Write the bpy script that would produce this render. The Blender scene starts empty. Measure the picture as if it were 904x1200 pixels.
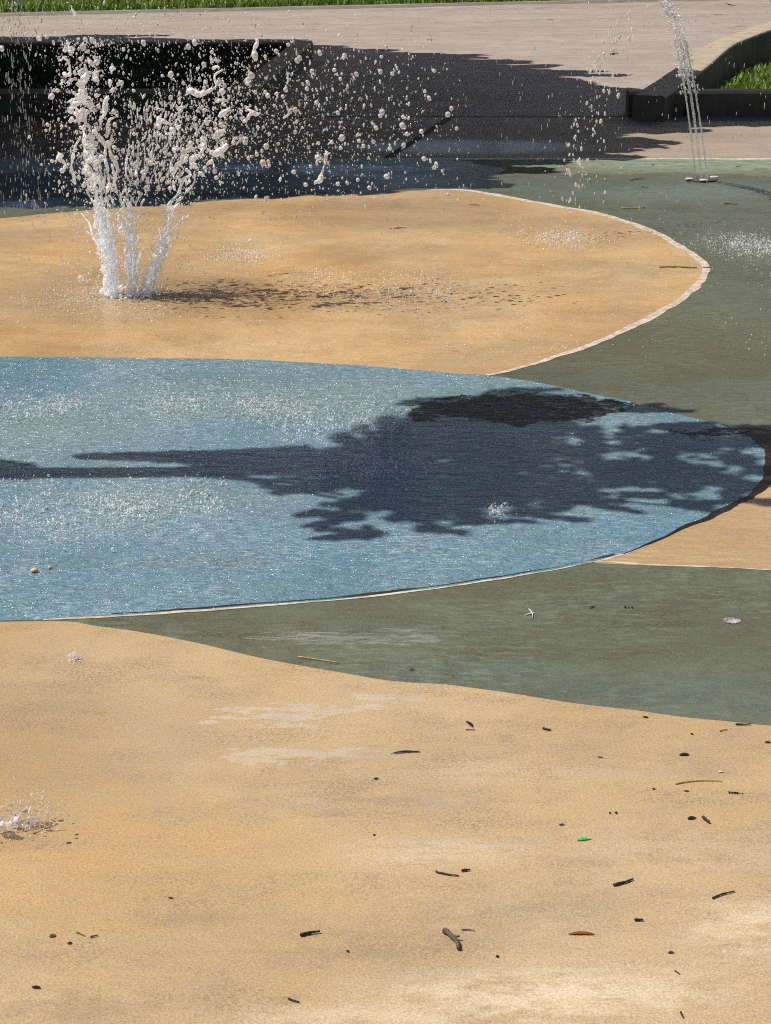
import bpy, bmesh, math, random
from mathutils import Vector, Matrix, noise, geometry

random.seed(11)
R = random.random
U = random.uniform
G = random.gauss
scene = bpy.context.scene
COL = scene.collection

# ------------------------------------------------------------------ camera
F_PX, W_PX, H_PX, CAM_H = 2200.0, 904.0, 1200.0, 1.6
PITCH = math.atan(751.0 / F_PX)
CAM = Vector((0, 0, CAM_H))
FWD = Vector((0, math.cos(PITCH), -math.sin(PITCH)))
UPV = Vector((0, math.sin(PITCH), math.cos(PITCH)))


def ray(u, v):
    return Vector((1, 0, 0)) * ((u - W_PX / 2) / F_PX) + UPV * (-(v - H_PX / 2) / F_PX) + FWD


def gp(u, v, z=0.0):
    """point of the horizontal plane z that the photograph shows at (u, v)"""
    d = ray(u, v)
    t = (z - CAM_H) / d.z
    return CAM + d * t


def dp(u, v, Y):
    """point at distance Y that the photograph shows at (u, v)"""
    d = ray(u, v)
    return CAM + d * (Y / d.y)


def mpp(Y, z=0.0):
    """metres per photograph pixel at distance Y"""
    depth = (Vector((0, Y, z)) - CAM).dot(FWD)
    return depth / F_PX


cam_data = bpy.data.cameras.new("camera")
cam = bpy.data.objects.new("camera", cam_data)
COL.objects.link(cam)
cam.location = CAM
cam.rotation_euler = (math.pi / 2 - PITCH, 0, 0)
cam_data.sensor_fit = 'VERTICAL'
cam_data.sensor_height = 24.0
cam_data.lens = F_PX / H_PX * 24.0
cam_data.clip_start = 0.05
cam_data.clip_end = 3000
scene.camera = cam

# ------------------------------------------------------------------ light
SUN_EL = math.radians(58)
COT = 1.0 / math.tan(SUN_EL)
SDIR = Vector((1.0, 0.02, 0)).normalized()          # where shadows run on the ground
sun_dir = Vector((SDIR.x * math.cos(SUN_EL), SDIR.y * math.cos(SUN_EL), -math.sin(SUN_EL)))
sl = bpy.data.lights.new("sun", 'SUN')
sl.energy = 5.0
sl.angle = math.radians(0.5)
sl.color = (1.0, 0.955, 0.89)
so = bpy.data.objects.new("sun", sl)
COL.objects.link(so)
so.rotation_euler = sun_dir.to_track_quat('-Z', 'Y').to_euler()
so.location = (-10, 0, 20)

world = bpy.data.worlds.new("World")
scene.world = world
world.use_nodes = True
wn = world.node_tree.nodes
bg = wn.get("Background") or wn.new("ShaderNodeBackground")
sky = wn.new("ShaderNodeTexSky")
sky.sky_type = 'NISHITA'
sky.sun_disc = False
sky.sun_elevation = SUN_EL
sky.sun_rotation = math.radians(270)
sky.air_density = 0.65
sky.dust_density = 1.3
sky.altitude = 800
world.node_tree.links.new(sky.outputs[0], bg.inputs[0])
# bright cloud band added to the unseen sky to reflect in the wet film
wl = world.node_tree.links


def wnode(kind, **kw):
    nd = wn.new(kind)
    for k_, v_ in kw.items():
        setattr(nd, k_, v_)
    return nd


tcw = wnode("ShaderNodeTexCoord")
sepw = wnode("ShaderNodeSeparateXYZ")
wl.new(tcw.outputs["Generated"], sepw.inputs[0])


def wramp(src, a, b):
    nd = wnode("ShaderNodeMapRange", interpolation_type='SMOOTHSTEP')
    wl.new(src, nd.inputs["Value"])
    nd.inputs["From Min"].default_value = a
    nd.inputs["From Max"].default_value = b
    return nd.outputs["Result"]


def wmul(a, b):
    nd = wnode("ShaderNodeMath", operation='MULTIPLY')
    wl.new(a, nd.inputs[0])
    wl.new(b, nd.inputs[1])
    return nd.outputs[0]


cn = wnode("ShaderNodeTexNoise")
cm = wnode("ShaderNodeMapping")
cm.inputs["Scale"].default_value = (1.0, 1.0, 2.2)
wl.new(tcw.outputs["Generated"], cm.inputs[0])
wl.new(cm.outputs[0], cn.inputs["Vector"])
cn.inputs["Scale"].default_value = 3.2
cn.inputs["Detail"].default_value = 7
cn.inputs["Roughness"].default_value = 0.6
cmask = wmul(wmul(wramp(sepw.outputs[2], 0.36, 0.42), wramp(sepw.outputs[2], 0.58, 0.49)), wmul(wramp(sepw.outputs[1], 0.25, 0.55), wramp(cn.outputs["Fac"], 0.36, 0.50)))
cbg = wnode("ShaderNodeBackground")
cbg.inputs[0].default_value = (1.0, 0.98, 0.96, 1)
cbg.inputs[1].default_value = 2.2
cmx = wnode("ShaderNodeMixShader")
wl.new(cmask, cmx.inputs[0])
wl.new(bg.outputs[0], cmx.inputs[1])
wl.new(cbg.outputs[0], cmx.inputs[2])
wout = next((n_ for n_ in wn if n_.type == 'OUTPUT_WORLD'), None) or wn.new("ShaderNodeOutputWorld")
wl.new(cmx.outputs[0], wout.inputs[0])
bg.inputs[1].default_value = 0.05

vs = scene.view_settings
vs.view_transform = 'Standard'
vs.look = 'None'
vs.exposure = 0.12
vs.gamma = 1.0
vs.use_curve_mapping = False
scene.cycles.max_bounces = 10
scene.cycles.transmission_bounces = 8
scene.cycles.transparent_max_bounces = 16
scene.cycles.sample_clamp_indirect = 6.0
scene.cycles.use_denoising = False
scene.cycles.filter_width = 1.1


# ------------------------------------------------------------------ node helpers
class NT:
    def __init__(self, name):
        self.m = bpy.data.materials.new(name)
        self.m.use_nodes = True
        self.t = self.m.node_tree
        self.t.nodes.clear()
        self.out = self.n("ShaderNodeOutputMaterial")

    def n(self, kind, **kw):
        nd = self.t.nodes.new(kind)
        for k, v in kw.items():
            setattr(nd, k, v)
        return nd

    def set(self, sock, v):
        if isinstance(v, bpy.types.NodeSocket):
            self.t.links.new(v, sock)
        elif v is not None:
            sock.default_value = v

    def pos(self):
        return self.n("ShaderNodeTexCoord").outputs["Object"]

    def gen(self):
        return self.n("ShaderNodeTexCoord").outputs["Generated"]

    def mapping(self, vec, scale=(1, 1, 1), loc=(0, 0, 0), rot=(0, 0, 0)):
        m = self.n("ShaderNodeMapping")
        self.set(m.inputs[0], vec)
        m.inputs["Location"].default_value = loc
        m.inputs["Rotation"].default_value = rot
        m.inputs["Scale"].default_value = scale
        return m.outputs[0]

    def noise(self, vec, scale, detail=3, rough=0.55, dist=0.0):
        nd = self.n("ShaderNodeTexNoise")
        self.set(nd.inputs["Vector"], vec)
        nd.inputs["Scale"].default_value = scale
        nd.inputs["Detail"].default_value = detail
        nd.inputs["Roughness"].default_value = rough
        nd.inputs["Distortion"].default_value = dist
        return nd.outputs["Fac"]

    def ramp(self, fac, lo, hi, a=0.0, b=1.0, smooth=True):
        nd = self.n("ShaderNodeMapRange")
        if smooth:
            nd.interpolation_type = 'SMOOTHSTEP'
        self.set(nd.inputs["Value"], fac)
        nd.inputs["From Min"].default_value = lo
        nd.inputs["From Max"].default_value = hi
        nd.inputs["To Min"].default_value = a
        nd.inputs["To Max"].default_value = b
        return nd.outputs["Result"]

    def math(self, op, a, b=None, c=None, clamp=False):
        nd = self.n("ShaderNodeMath", operation=op)
        nd.use_clamp = clamp
        self.set(nd.inputs[0], a)
        if b is not None:
            self.set(nd.inputs[1], b)
        if c is not None:
            self.set(nd.inputs[2], c)
        return nd.outputs[0]

    def mix(self, fac, a, b, blend='MIX'):
        nd = self.n("ShaderNodeMix", data_type='RGBA', blend_type=blend)
        self.set(nd.inputs[0], fac)
        for s, v in ((nd.inputs[6], a), (nd.inputs[7], b)):
            if isinstance(v, tuple):
                v = (v[0], v[1], v[2], 1.0)
            self.set(s, v)
        return nd.outputs[2]

    def mixf(self, fac, a, b):
        nd = self.n("ShaderNodeMix", data_type='FLOAT')
        self.set(nd.inputs[0], fac)
        self.set(nd.inputs[2], a)
        self.set(nd.inputs[3], b)
        return nd.outputs[0]

    def bump(self, height, strength, dist, normal=None):
        nd = self.n("ShaderNodeBump")
        self.set(nd.inputs["Strength"], strength)
        nd.inputs["Distance"].default_value = dist
        self.set(nd.inputs["Height"], height)
        if normal is not None:
            self.set(nd.inputs["Normal"], normal)
        return nd.outputs[0]

    def principled(self, color, rough=0.6, normal=None, **kw):
        p = self.n("ShaderNodeBsdfPrincipled")
        if isinstance(color, tuple):
            color = (color[0], color[1], color[2], 1)
        self.set(p.inputs["Base Color"], color)
        self.set(p.inputs["Roughness"], rough)
        if normal is not None:
            self.set(p.inputs["Normal"], normal)
        for k, v in kw.items():
            self.set(p.inputs[k], v)
        return p

    def done(self, shader):
        self.t.links.new(shader.outputs[0] if hasattr(shader, "outputs") else shader, self.out.inputs[0])
        return self.m

    def ellipse(self, vec, c, r, rot=0.0, soft=0.5):
        """1 inside the ellipse, falling to 0 at its edge"""
        mp = self.n("ShaderNodeVectorMath", operation='SUBTRACT')
        self.set(mp.inputs[0], vec)
        mp.inputs[1].default_value = (c[0], c[1], 0)
        v = mp.outputs[0]
        if rot:
            v = self.mapping(v, rot=(0, 0, -rot))
        ms = self.n("ShaderNodeVectorMath", operation='MULTIPLY')
        self.set(ms.inputs[0], v)
        ms.inputs[1].default_value = (1 / r[0], 1 / r[1], 0)
        ln = self.n("ShaderNodeVectorMath", operation='LENGTH')
        self.set(ln.inputs[0], ms.outputs[0])
        return self.ramp(ln.outputs["Value"], 1.0, 1.0 - soft)


def pxell(u, v, ru, rv):
    c = gp(u, v)
    rx = (gp(u + ru, v) - gp(u - ru, v)).length / 2
    ry = (gp(u, v - rv) - gp(u, v + rv)).length / 2
    return (c.x, c.y), (rx, ry)


# ------------------------------------------------------------------ pad paint
def pad_mat(name, col_a, col_b, grime, wet0=0.5, wet_noise=(1.2, 0.42, 0.58), wets=(), drys=(), films=(), film_thr=(0.50, 0.60),
            ripple=0.35, ripple_scale=55, speck=(0.35, 0.33), grime_amt=0.5, wet_dark=0.72, brush=0.0, film_rough=0.04,
            spots=(), wet_rough=0.24, dry_rough=0.78, coat=0.55, spec=0.4, rdist=0.012, micro_amt=0.55, stripe=None, relief=0.0, relief_scale=60, wet_line=None, patches=(), streak=0.0, streak_col=None):
    t = NT(name)
    P = t.pos()
    big = t.noise(P, 1.1, 4, 0.6)
    mid = t.noise(P, 7.0, 4, 0.6)
    fine = t.noise(P, 230.0, 3, 0.65)
    grain = t.noise(P, 640.0, 1, 0.5)
    # wetness of the surface
    wn_ = t.ramp(t.noise(P, wet_noise[0], 4, 0.6), wet_noise[1], wet_noise[2])
    wet = t.math('MULTIPLY', wn_, wet0)
    for (c, r, amt) in wets:
        e = t.ellipse(P, c, r, soft=0.6)
        wet = t.math('MAXIMUM', wet, t.math('MULTIPLY', e, amt))
    for (c, r, amt) in drys:
        e = t.ellipse(P, c, r, soft=0.35)
        wet = t.math('MULTIPLY', wet, t.math('SUBTRACT', 1.0, t.math('MULTIPLY', e, amt)))
    if wet_line:
        sep = t.n("ShaderNodeSeparateXYZ")
        t.set(sep.inputs[0], P)
        yy = t.math('ADD', sep.outputs[1], t.math('MULTIPLY', t.math('SUBTRACT', t.noise(P, 1.6, 4, 0.6), 0.5), 1.1))
        yy = t.math('ADD', yy, t.ramp(sep.outputs[0], 0.9, -0.6, 0.0, -2.0))
        line_ = t.ramp(yy, wet_line + 0.04, wet_line - 0.04)
        wet = t.math('MULTIPLY', t.math('MAXIMUM', wet, 0.75), line_)
    # standing film: thin sheets broken up by ripples
    film = None
    if films:
        brk = t.noise(t.mapping(P, scale=(1.0, 1.0, 1.0)), 26.0, 4, 0.65, 0.6)
        brk2 = t.noise(t.mapping(P, scale=(1.1, 5.5, 1.0), rot=(0, 0, 0.12)), 5.6, 6, 0.66, 0.4)
        br = t.math('ADD', t.math('MULTIPLY', brk, 0.30), t.math('MULTIPLY', brk2, 0.70))
        for (c, r, rot, amt) in films:
            e = t.math('MULTIPLY', t.ellipse(P, c, r, rot, soft=0.8), amt)
            film = e if film is None else t.math('MAXIMUM', film, e)
        fm = t.math('ADD', br, t.math('MULTIPLY', t.math('SUBTRACT', film, 1.0), 0.24))
        film = t.ramp(fm, film_thr[0], film_thr[1])
        wet = t.math('MAXIMUM', wet, t.math('MULTIPLY', film, 0.8))
    # colour
    col = t.mix(t.ramp(big, 0.35, 0.65), col_a, col_b)
    col = t.mix(t.math('MULTIPLY', t.ramp(mid, 0.45, 0.75), 0.35), col, grime)
    gr = t.noise(t.mapping(P, scale=(0.8, 1.5, 1.0)), 4.5, 6, 0.75)
    gr2 = t.noise(P, 150.0, 4, 0.75)
    gm = t.math('MULTIPLY', t.ramp(gr, 0.42, 0.66), t.ramp(gr2, 0.44, 0.57))
    col = t.mix(t.math('MULTIPLY', gm, grime_amt), col, (grime[0] * 0.55, grime[1] * 0.55, grime[2] * 0.55))
    mot = t.noise(t.mapping(P, scale=(0.7, 1.5, 1.0)), 13.0, 7, 0.78)
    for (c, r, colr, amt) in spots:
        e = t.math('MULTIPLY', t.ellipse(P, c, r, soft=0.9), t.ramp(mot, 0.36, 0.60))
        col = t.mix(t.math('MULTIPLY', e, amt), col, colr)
    if streak:
        sk = t.noise(t.mapping(P, scale=(0.5, 1.6, 1.0)), relief_scale * 0.6, 5, 0.75, 0.2)
        sk2 = t.noise(P, 2.1, 3, 0.6)
        col = t.mix(t.math('MULTIPLY', t.math('MULTIPLY', t.ramp(sk, 0.44, 0.66), t.ramp(sk2, 0.32, 0.6)), streak), col, streak_col)
    if stripe:
        sb = t.noise(t.mapping(P, scale=(0.22, 1.3, 1.0), rot=(0, 0, 0.06)), 1.0, 6, 0.72)
        col = t.mix(t.math('MULTIPLY', t.ramp(sb, 0.42, 0.66), stripe), col, (grime[0] * 0.8, grime[1] * 0.8, grime[2] * 0.8))
    pmask = None
    for (c, r, rot, colr) in patches:
        vv = t.n("ShaderNodeVectorMath", operation='ADD')
        nz3 = t.n("ShaderNodeTexNoise")
        t.set(nz3.inputs["Vector"], P)
        nz3.inputs["Scale"].default_value = 9.0
        nz3.inputs["Detail"].default_value = 6
        nz3.inputs["Roughness"].default_value = 0.7
        sc3 = t.n("ShaderNodeVectorMath", operation='MULTIPLY_ADD')
        t.set(sc3.inputs[0], nz3.outputs["Color"])
        sc3.inputs[1].default_value = (0.30, 0.42, 0)
        sc3.inputs[2].default_value = (-0.15, -0.21, 0)
        t.set(vv.inputs[0], P)
        t.set(vv.inputs[1], sc3.outputs[0])
        e = t.ellipse(vv.outputs[0], c, r, rot, soft=0.10)
        e = t.math('MULTIPLY', e, t.ramp(t.noise(t.mapping(P, scale=(0.5, 1.5, 1)), 60, 4, 0.7), 0.28, 0.50))
        pmask = e if pmask is None else t.math('MAXIMUM', pmask, e)
        col = t.mix(e, col, colr)
    lum = t.math('ADD', t.math('MULTIPLY', t.math('SUBTRACT', fine, 0.5), speck[0] * 2),
                 t.math('MULTIPLY', t.math('SUBTRACT', grain, 0.5), speck[1] * 2))
    lum = t.math('ADD', lum, 1.0)
    comb = t.n("ShaderNodeCombineXYZ")
    for i in range(3):
        t.set(comb.inputs[i], lum)
    col = t.mix(1.0, col, comb.outputs[0], 'MULTIPLY')
    col = t.mix(wet, col, t.mix(1.0, col, (wet_dark, wet_dark, wet_dark), 'MULTIPLY'))
    # surface
    micro = t.math('ADD', t.math('MULTIPLY', fine, 0.6), t.math('MULTIPLY', grain, 0.5))
    if brush:
        bw = t.noise(t.mapping(P, scale=(140, 3, 1), rot=(0, 0, 0.35)), 1.0, 2, 0.5)
        bm = t.ramp(t.noise(P, 0.9, 2), 0.45, 0.62)
        micro = t.math('ADD', micro, t.math('MULTIPLY', t.math('MULTIPLY', bw, bm), brush))
    n1 = t.bump(micro, t.mixf(wet, micro_amt, micro_amt * 0.45), 0.004)
    if relief:
        PR = t.mapping(P, scale=(0.5, 1.2, 1.0))
        ra = t.noise(PR, relief_scale, 4, 0.65, 0.2)
        rb = t.noise(PR, relief_scale * 0.3, 3, 0.6, 0.2)
        n1 = t.bump(t.math('ADD', t.math('MULTIPLY', ra, 0.5), rb), relief, 0.045, n1)
    PS = t.mapping(P, scale=(0.55, 1.15, 1.0))
    rp = t.noise(PS, ripple_scale, 3, 0.6, 0.25)
    rp2 = t.noise(PS, ripple_scale * 0.28, 2, 0.5, 0.2)
    rh = t.math('ADD', t.math('MULTIPLY', rp, 0.35), rp2)
    rough = t.mixf(wet, dry_rough, wet_rough)
    p = t.principled(col, rough, n1)
    p.inputs["IOR"].default_value = 1.4
    p.inputs["Specular IOR Level"].default_value = spec
    # water lying on the paint is a clear coat with its own ripples
    n2 = t.bump(rh, ripple, rdist)
    cw = t.math('MULTIPLY', wet, coat)
    if film is not None:
        cw = t.math('MAXIMUM', cw, film)
    if pmask is not None:
        cw = t.math('MULTIPLY', cw, t.math('SUBTRACT', 1.0, t.math('MULTIPLY', pmask, 0.8)))
    t.set(p.inputs["Coat Weight"], cw)
    if film is not None:
        t.set(p.inputs["Coat Roughness"], t.mixf(film, 0.16, film_rough))
    else:
        p.inputs["Coat Roughness"].default_value = 0.12
    p.inputs["Coat IOR"].default_value = 1.33
    t.set(p.inputs["Coat Normal"], n2)
    return t.done(p)


def simple_mat(name, a, b, scale=30, rough=0.6, bump=0.3, dist=0.003, detail=4, spec=0.4, stretch=(1, 1, 1), lo=0.4, hi=0.62):
    t = NT(name)
    P = t.pos()
    v = t.mapping(P, scale=stretch)
    f = t.noise(v, scale, detail, 0.65)
    col = t.mix(t.ramp(f, lo, hi), a, b)
    f2 = t.noise(v, scale * 5, 2, 0.5)
    n = t.bump(t.math('ADD', f, t.math('MULTIPLY', f2, 0.4)), bump, dist)
    p = t.principled(col, rough, n)
    p.inputs["Specular IOR Level"].default_value = spec
    return t.done(p)


M = {}
M['sand_fg'] = pad_mat(
    'tan_paint_near', (0.43, 0.29, 0.145), (0.45, 0.325, 0.185), (0.31, 0.24, 0.165), wet0=0.30, wet_noise=(1.5, 0.42, 0.6),
    wets=[(pxell(40, 880, 330, 120) + (0.75,)), (pxell(20, 965, 110, 40) + (0.95,))],
    films=[pxell(320, 838, 180, 34) + (0.10, 1.0), pxell(450, 822, 110, 18) + (-0.05, 1.0), pxell(380, 884, 260, 28) + (0, 0.98),
           pxell(430, 940, 280, 44) + (0, 0.90), pxell(560, 985, 180, 30) + (0, 0.84), pxell(270, 794, 140, 9) + (0, 0.93), pxell(570, 868, 140, 12) + (0, 0.92)],
    film_thr=(0.462, 0.50), ripple=0.04, ripple_scale=24, grime_amt=0.6, wet_dark=0.82, brush=0.8, speck=(0.55, 0.5), micro_amt=0.28, relief=0.015, relief_scale=70,
    spots=[pxell(60, 960, 420, 230) + ((0.46, 0.285, 0.115), 0.75), pxell(640, 1165, 340, 60) + ((0.60, 0.49, 0.35), 0.9), pxell(890, 1090, 150, 60) + ((0.58, 0.47, 0.34), 0.85),
           pxell(420, 1195, 300, 30) + ((0.58, 0.46, 0.31), 0.7), pxell(500, 1000, 160, 30) + ((0.58, 0.46, 0.32), 0.6), pxell(600, 905, 240, 20) + ((0.56, 0.43, 0.29), 0.5),
           pxell(760, 880, 260, 50) + ((0.33, 0.245, 0.145), 0.6), pxell(420, 1110, 330, 50) + ((0.30, 0.225, 0.14), 0.6), pxell(800, 1000, 260, 50) + ((0.52, 0.39, 0.25), 0.6),
           pxell(120, 1180, 200, 40) + ((0.27, 0.20, 0.12), 0.65), pxell(640, 1070, 200, 40) + ((0.28, 0.22, 0.15), 0.6), pxell(220, 1075, 120, 20) + ((0.26, 0.20, 0.13), 0.5)])
M['sand_back'] = pad_mat(
    'tan_paint_far', (0.47, 0.285, 0.118), (0.51, 0.34, 0.17), (0.34, 0.22, 0.10), wet0=0.55, wet_noise=(1.3, 0.38, 0.6),
    wets=[pxell(150, 345, 260, 50) + (0.8,), pxell(480, 250, 250, 30) + (0.6,)],
    ripple=0.3, ripple_scale=40, grime_amt=0.5, wet_dark=0.84, speck=(0.7, 0.45), relief=0.35, relief_scale=55, streak=0.45, streak_col=(0.58, 0.44, 0.28),
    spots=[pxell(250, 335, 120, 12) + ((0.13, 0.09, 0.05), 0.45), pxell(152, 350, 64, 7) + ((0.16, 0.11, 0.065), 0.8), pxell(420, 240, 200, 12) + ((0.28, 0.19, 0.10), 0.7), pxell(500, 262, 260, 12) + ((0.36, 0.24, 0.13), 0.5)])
M['sand_wedge'] = pad_mat(
    'tan_paint_wedge', (0.47, 0.30, 0.13), (0.50, 0.33, 0.16), (0.36, 0.24, 0.12), wet0=0.8, wet_noise=(1.3, 0.2, 0.5),
    ripple=0.3, ripple_scale=40, grime_amt=0.3, wet_dark=0.87, relief=0.3, relief_scale=55, streak=0.35, streak_col=(0.57, 0.43, 0.27))
M['blue'] = pad_mat(
    'blue_paint', (0.13, 0.265, 0.35), (0.165, 0.285, 0.335), (0.19, 0.25, 0.24), wet0=1.0, wet_noise=(1.3, 0.0, 0.2),
    ripple=1.0, rdist=0.045, ripple_scale=70, grime_amt=0.25, wet_dark=0.97, speck=(0.8, 0.5), wet_rough=0.3, relief=0.75, coat=0.7, spec=0.1, relief_scale=85, streak=0.85, streak_col=(0.42, 0.52, 0.55),
    patches=[pxell(530, 481, 62, 12) + (0, (0.014, 0.009, 0.007)), pxell(600, 478, 105, 19) + (0, (0.014, 0.009, 0.007)), pxell(690, 476, 56, 10) + (0, (0.014, 0.009, 0.007)),
             pxell(850, 507, 62, 6) + (0, (0.012, 0.009, 0.008))],
    spots=[pxell(330, 470, 330, 34) + ((0.22, 0.29, 0.265), 0.85), pxell(60, 500, 200, 40) + ((0.22, 0.29, 0.265), 0.8), pxell(250, 585, 300, 26) + ((0.21, 0.28, 0.275), 0.7),
           pxell(300, 655, 420, 44) + ((0.10, 0.255, 0.385), 0.7), pxell(100, 660, 260, 24) + ((0.13, 0.20, 0.22), 0.5), pxell(260, 660, 120, 20) + ((0.17, 0.17, 0.13), 0.5), pxell(760, 620, 160, 26) + ((0.11, 0.28, 0.43), 0.7)])
M['green'] = pad_mat(
    'green_paint', (0.15, 0.163, 0.107), (0.125, 0.128, 0.072), (0.125, 0.095, 0.042), wet0=0.55, wet_noise=(1.0, 0.3, 0.6), coat=0.38, spec=0.25, wet_line=gp(800, 205).y,
    wets=[pxell(760, 420, 420, 90) + (0.9,), pxell(600, 750, 600, 60) + (0.85,), pxell(300, 212, 420, 24) + (1.0,)],
    films=[pxell(400, 747, 230, 24) + (0, 1.0), pxell(720, 705, 200, 18) + (0, 0.95), pxell(360, 197, 330, 9) + (0, 0.95),
           pxell(10, 240, 110, 10) + (0, 1.0)],
    film_thr=(0.425, 0.485), ripple=0.08, ripple_scale=42, grime_amt=0.7, wet_dark=0.70, speck=(0.6, 0.4), relief=0.4, relief_scale=60, streak=0.65, streak_col=(0.23, 0.265, 0.19),
    patches=[pxell(140, 216, 330, 17) + (0, (0.04, 0.036, 0.024))],
    spots=[pxell(800, 400, 250, 60) + ((0.165, 0.135, 0.065), 0.9), pxell(850, 192, 400, 14) + ((0.27, 0.33, 0.26), 0.9), pxell(800, 225, 200, 18) + ((0.19, 0.235, 0.19), 0.7),
           pxell(500, 690, 200, 25) + ((0.13, 0.105, 0.055), 0.55), pxell(780, 815, 300, 34) + ((0.095, 0.145, 0.12), 0.7), pxell(560, 790, 200, 22) + ((0.11, 0.16, 0.135), 0.6)])
M['apron'] = pad_mat(
    'apron_concrete', (0.37, 0.29, 0.215), (0.33, 0.265, 0.205), (0.26, 0.2, 0.15), wet0=0.12, ripple=0.1, grime_amt=0.5, speck=(0.7, 0.6),
    wets=[pxell(540, 172, 180, 12) + (0.75,)], stripe=0.3)
M['road'] = pad_mat(
    'road_surface', (0.40, 0.33, 0.275), (0.35, 0.295, 0.25), (0.25, 0.21, 0.18), wet0=0.0, ripple=0.1, grime_amt=0.8, speck=(1.0, 0.8), stripe=0.32)
M['line'] = simple_mat('white_edge_paint', (0.60, 0.52, 0.43), (0.40, 0.31, 0.22), 28, 0.5, 0.4)
M['brown'] = pad_mat('brown_worn_paint', (0.014, 0.010, 0.008), (0.024, 0.015, 0.011), (0.05, 0.028, 0.018), coat=0.2, spec=0.1, wet0=0.5, wet_noise=(1, 0, .2),
                     ripple=0.8, ripple_scale=62, grime_amt=0.2, wet_dark=0.9,
                     spots=[pxell(662, 487, 22, 5) + ((0.30, 0.13, 0.04), 0.9)])
M['joint'] = simple_mat('dark_joint_filler', (0.010, 0.009, 0.008), (0.02, 0.018, 0.016), 40, 0.85, 0.4)
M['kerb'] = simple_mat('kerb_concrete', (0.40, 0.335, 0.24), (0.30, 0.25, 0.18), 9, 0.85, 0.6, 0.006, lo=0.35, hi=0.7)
M['kerb_face'] = simple_mat('shaded_damp_kerb_face', (0.085, 0.075, 0.052), (0.16, 0.135, 0.095), 11, 0.8, 0.7, 0.008, lo=0.3, hi=0.72, stretch=(1, 1, 0.5))  # vertical faces: shade put into the colour, along with some damp
M['soil'] = simple_mat('planter_soil', (0.035, 0.024, 0.015), (0.07, 0.05, 0.032), 20, 0.95, 0.9, 0.02)
M['grass_ground'] = simple_mat('lawn_ground', (0.07, 0.12, 0.02), (0.10, 0.13, 0.03), 6, 0.95, 0.8, 0.02)


def grass_mat(name, a, b, tl=0.3):
    t = NT(name)
    oi = t.n("ShaderNodeTexCoord").outputs["Object"]
    f = t.noise(oi, 9.0, 3)
    col = t.mix(t.ramp(f, 0.35, 0.65), a, b)
    p = t.principled(col, 0.55)
    tr = t.n("ShaderNodeBsdfTranslucent")
    t.set(tr.inputs[0], col)
    mx = t.n("ShaderNodeMixShader")
    mx.inputs[0].default_value = tl
    t.t.links.new(p.outputs[0], mx.inputs[1])
    t.t.links.new(tr.outputs[0], mx.inputs[2])
    return t.done(mx)


M['grass'] = grass_mat('grass_blades', (0.15, 0.25, 0.03), (0.23, 0.31, 0.06))
M['leaf'] = grass_mat('tree_leaves', (0.03, 0.06, 0.012), (0.045, 0.08, 0.016), 0.1)
M['bark'] = simple_mat('tree_bark', (0.07, 0.05, 0.035), (0.14, 0.11, 0.08), 14, 0.9, 0.9, 0.02, stretch=(1, 1, 0.2))


def water_mat(name, foam, tint=(1, 1, 1), rough=0.03, foam_col=(0.97, 0.96, 0.955), trans=0.28, clear=0.0):
    """water: clear glass, with air in it (foam) scattering white light in uneven patches"""
    t = NT(name)
    P = t.pos()
    g = t.principled(tint, rough)
    g.inputs["Transmission Weight"].default_value = 1.0
    g.inputs["IOR"].default_value = 1.33
    d = t.principled((foam_col[0] * 0.8, foam_col[1] * 0.8, foam_col[2] * 0.8), 0.12)
    d.inputs["IOR"].default_value = 1.33
    tr = t.n("ShaderNodeBsdfTranslucent")
    tr.inputs[0].default_value = (*foam_col, 1)
    tr.inputs[0].default_value = (foam_col[0] * trans, foam_col[1] * trans, foam_col[2] * trans, 1)
    m1 = t.n("ShaderNodeAddShader")
    t.t.links.new(d.outputs[0], m1.inputs[0])
    t.t.links.new(tr.outputs[0], m1.inputs[1])
    f = t.noise(P, 45, 2)
    fac = t.ramp(f, 0.36, 0.60, max(0, foam - 0.28), min(1, foam + 0.28))
    mx = t.n("ShaderNodeMixShader")
    t.set(mx.inputs[0], fac)
    t.t.links.new(g.outputs[0], mx.inputs[1])
    t.t.links.new(m1.outputs[0], mx.inputs[2])
    if clear:
        tp = t.n("ShaderNodeBsdfTransparent")
        m3 = t.n("ShaderNodeMixShader")
        m3.inputs[0].default_value = clear
        t.t.links.new(mx.outputs[0], m3.inputs[1])
        t.t.links.new(tp.outputs[0], m3.inputs[2])
        mx = m3
    return t.done(mx)


M['water_clear'] = water_mat('clear_water', 0.10, clear=0.15)
M['water_drop'] = water_mat('drop_water', 0.60, clear=0.30)
M['glint_drop'] = water_mat('clear_drop_water', 0.36, clear=0.1)
M['near_water'] = water_mat('near_splash_water', 0.26, clear=0.2)
M['water_foam'] = water_mat('foamy_water', 0.78, clear=0.25)
M['water_base'] = water_mat('aerated_water', 0.72, foam_col=(0.90, 0.95, 1.0), clear=0.42, trans=0.38)


# ------------------------------------------------------------------ mesh helpers
def link(name, me, mat=None, parent=None, smooth=False):
    o = bpy.data.objects.new(name, me)
    COL.objects.link(o)
    if mat is not None:
        me.materials.append(mat)
    if parent is not None:
        o.parent = parent
    if smooth:
        for p in me.polygons:
            p.use_smooth = True
    return o


def from_bm(name, bm, mat, parent=None, smooth=False):
    me = bpy.data.meshes.new(name)
    bm.to_mesh(me)
    bm.free()
    return link(name, me, mat, parent, smooth)


def tag(o, label, cat, group=None, kind=None):
    o['label'] = label
    o['category'] = cat
    if group:
        o['group'] = group
    if kind:
        o['kind'] = kind
    return o


def struct(o):
    o['kind'] = 'structure'
    return o


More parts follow.
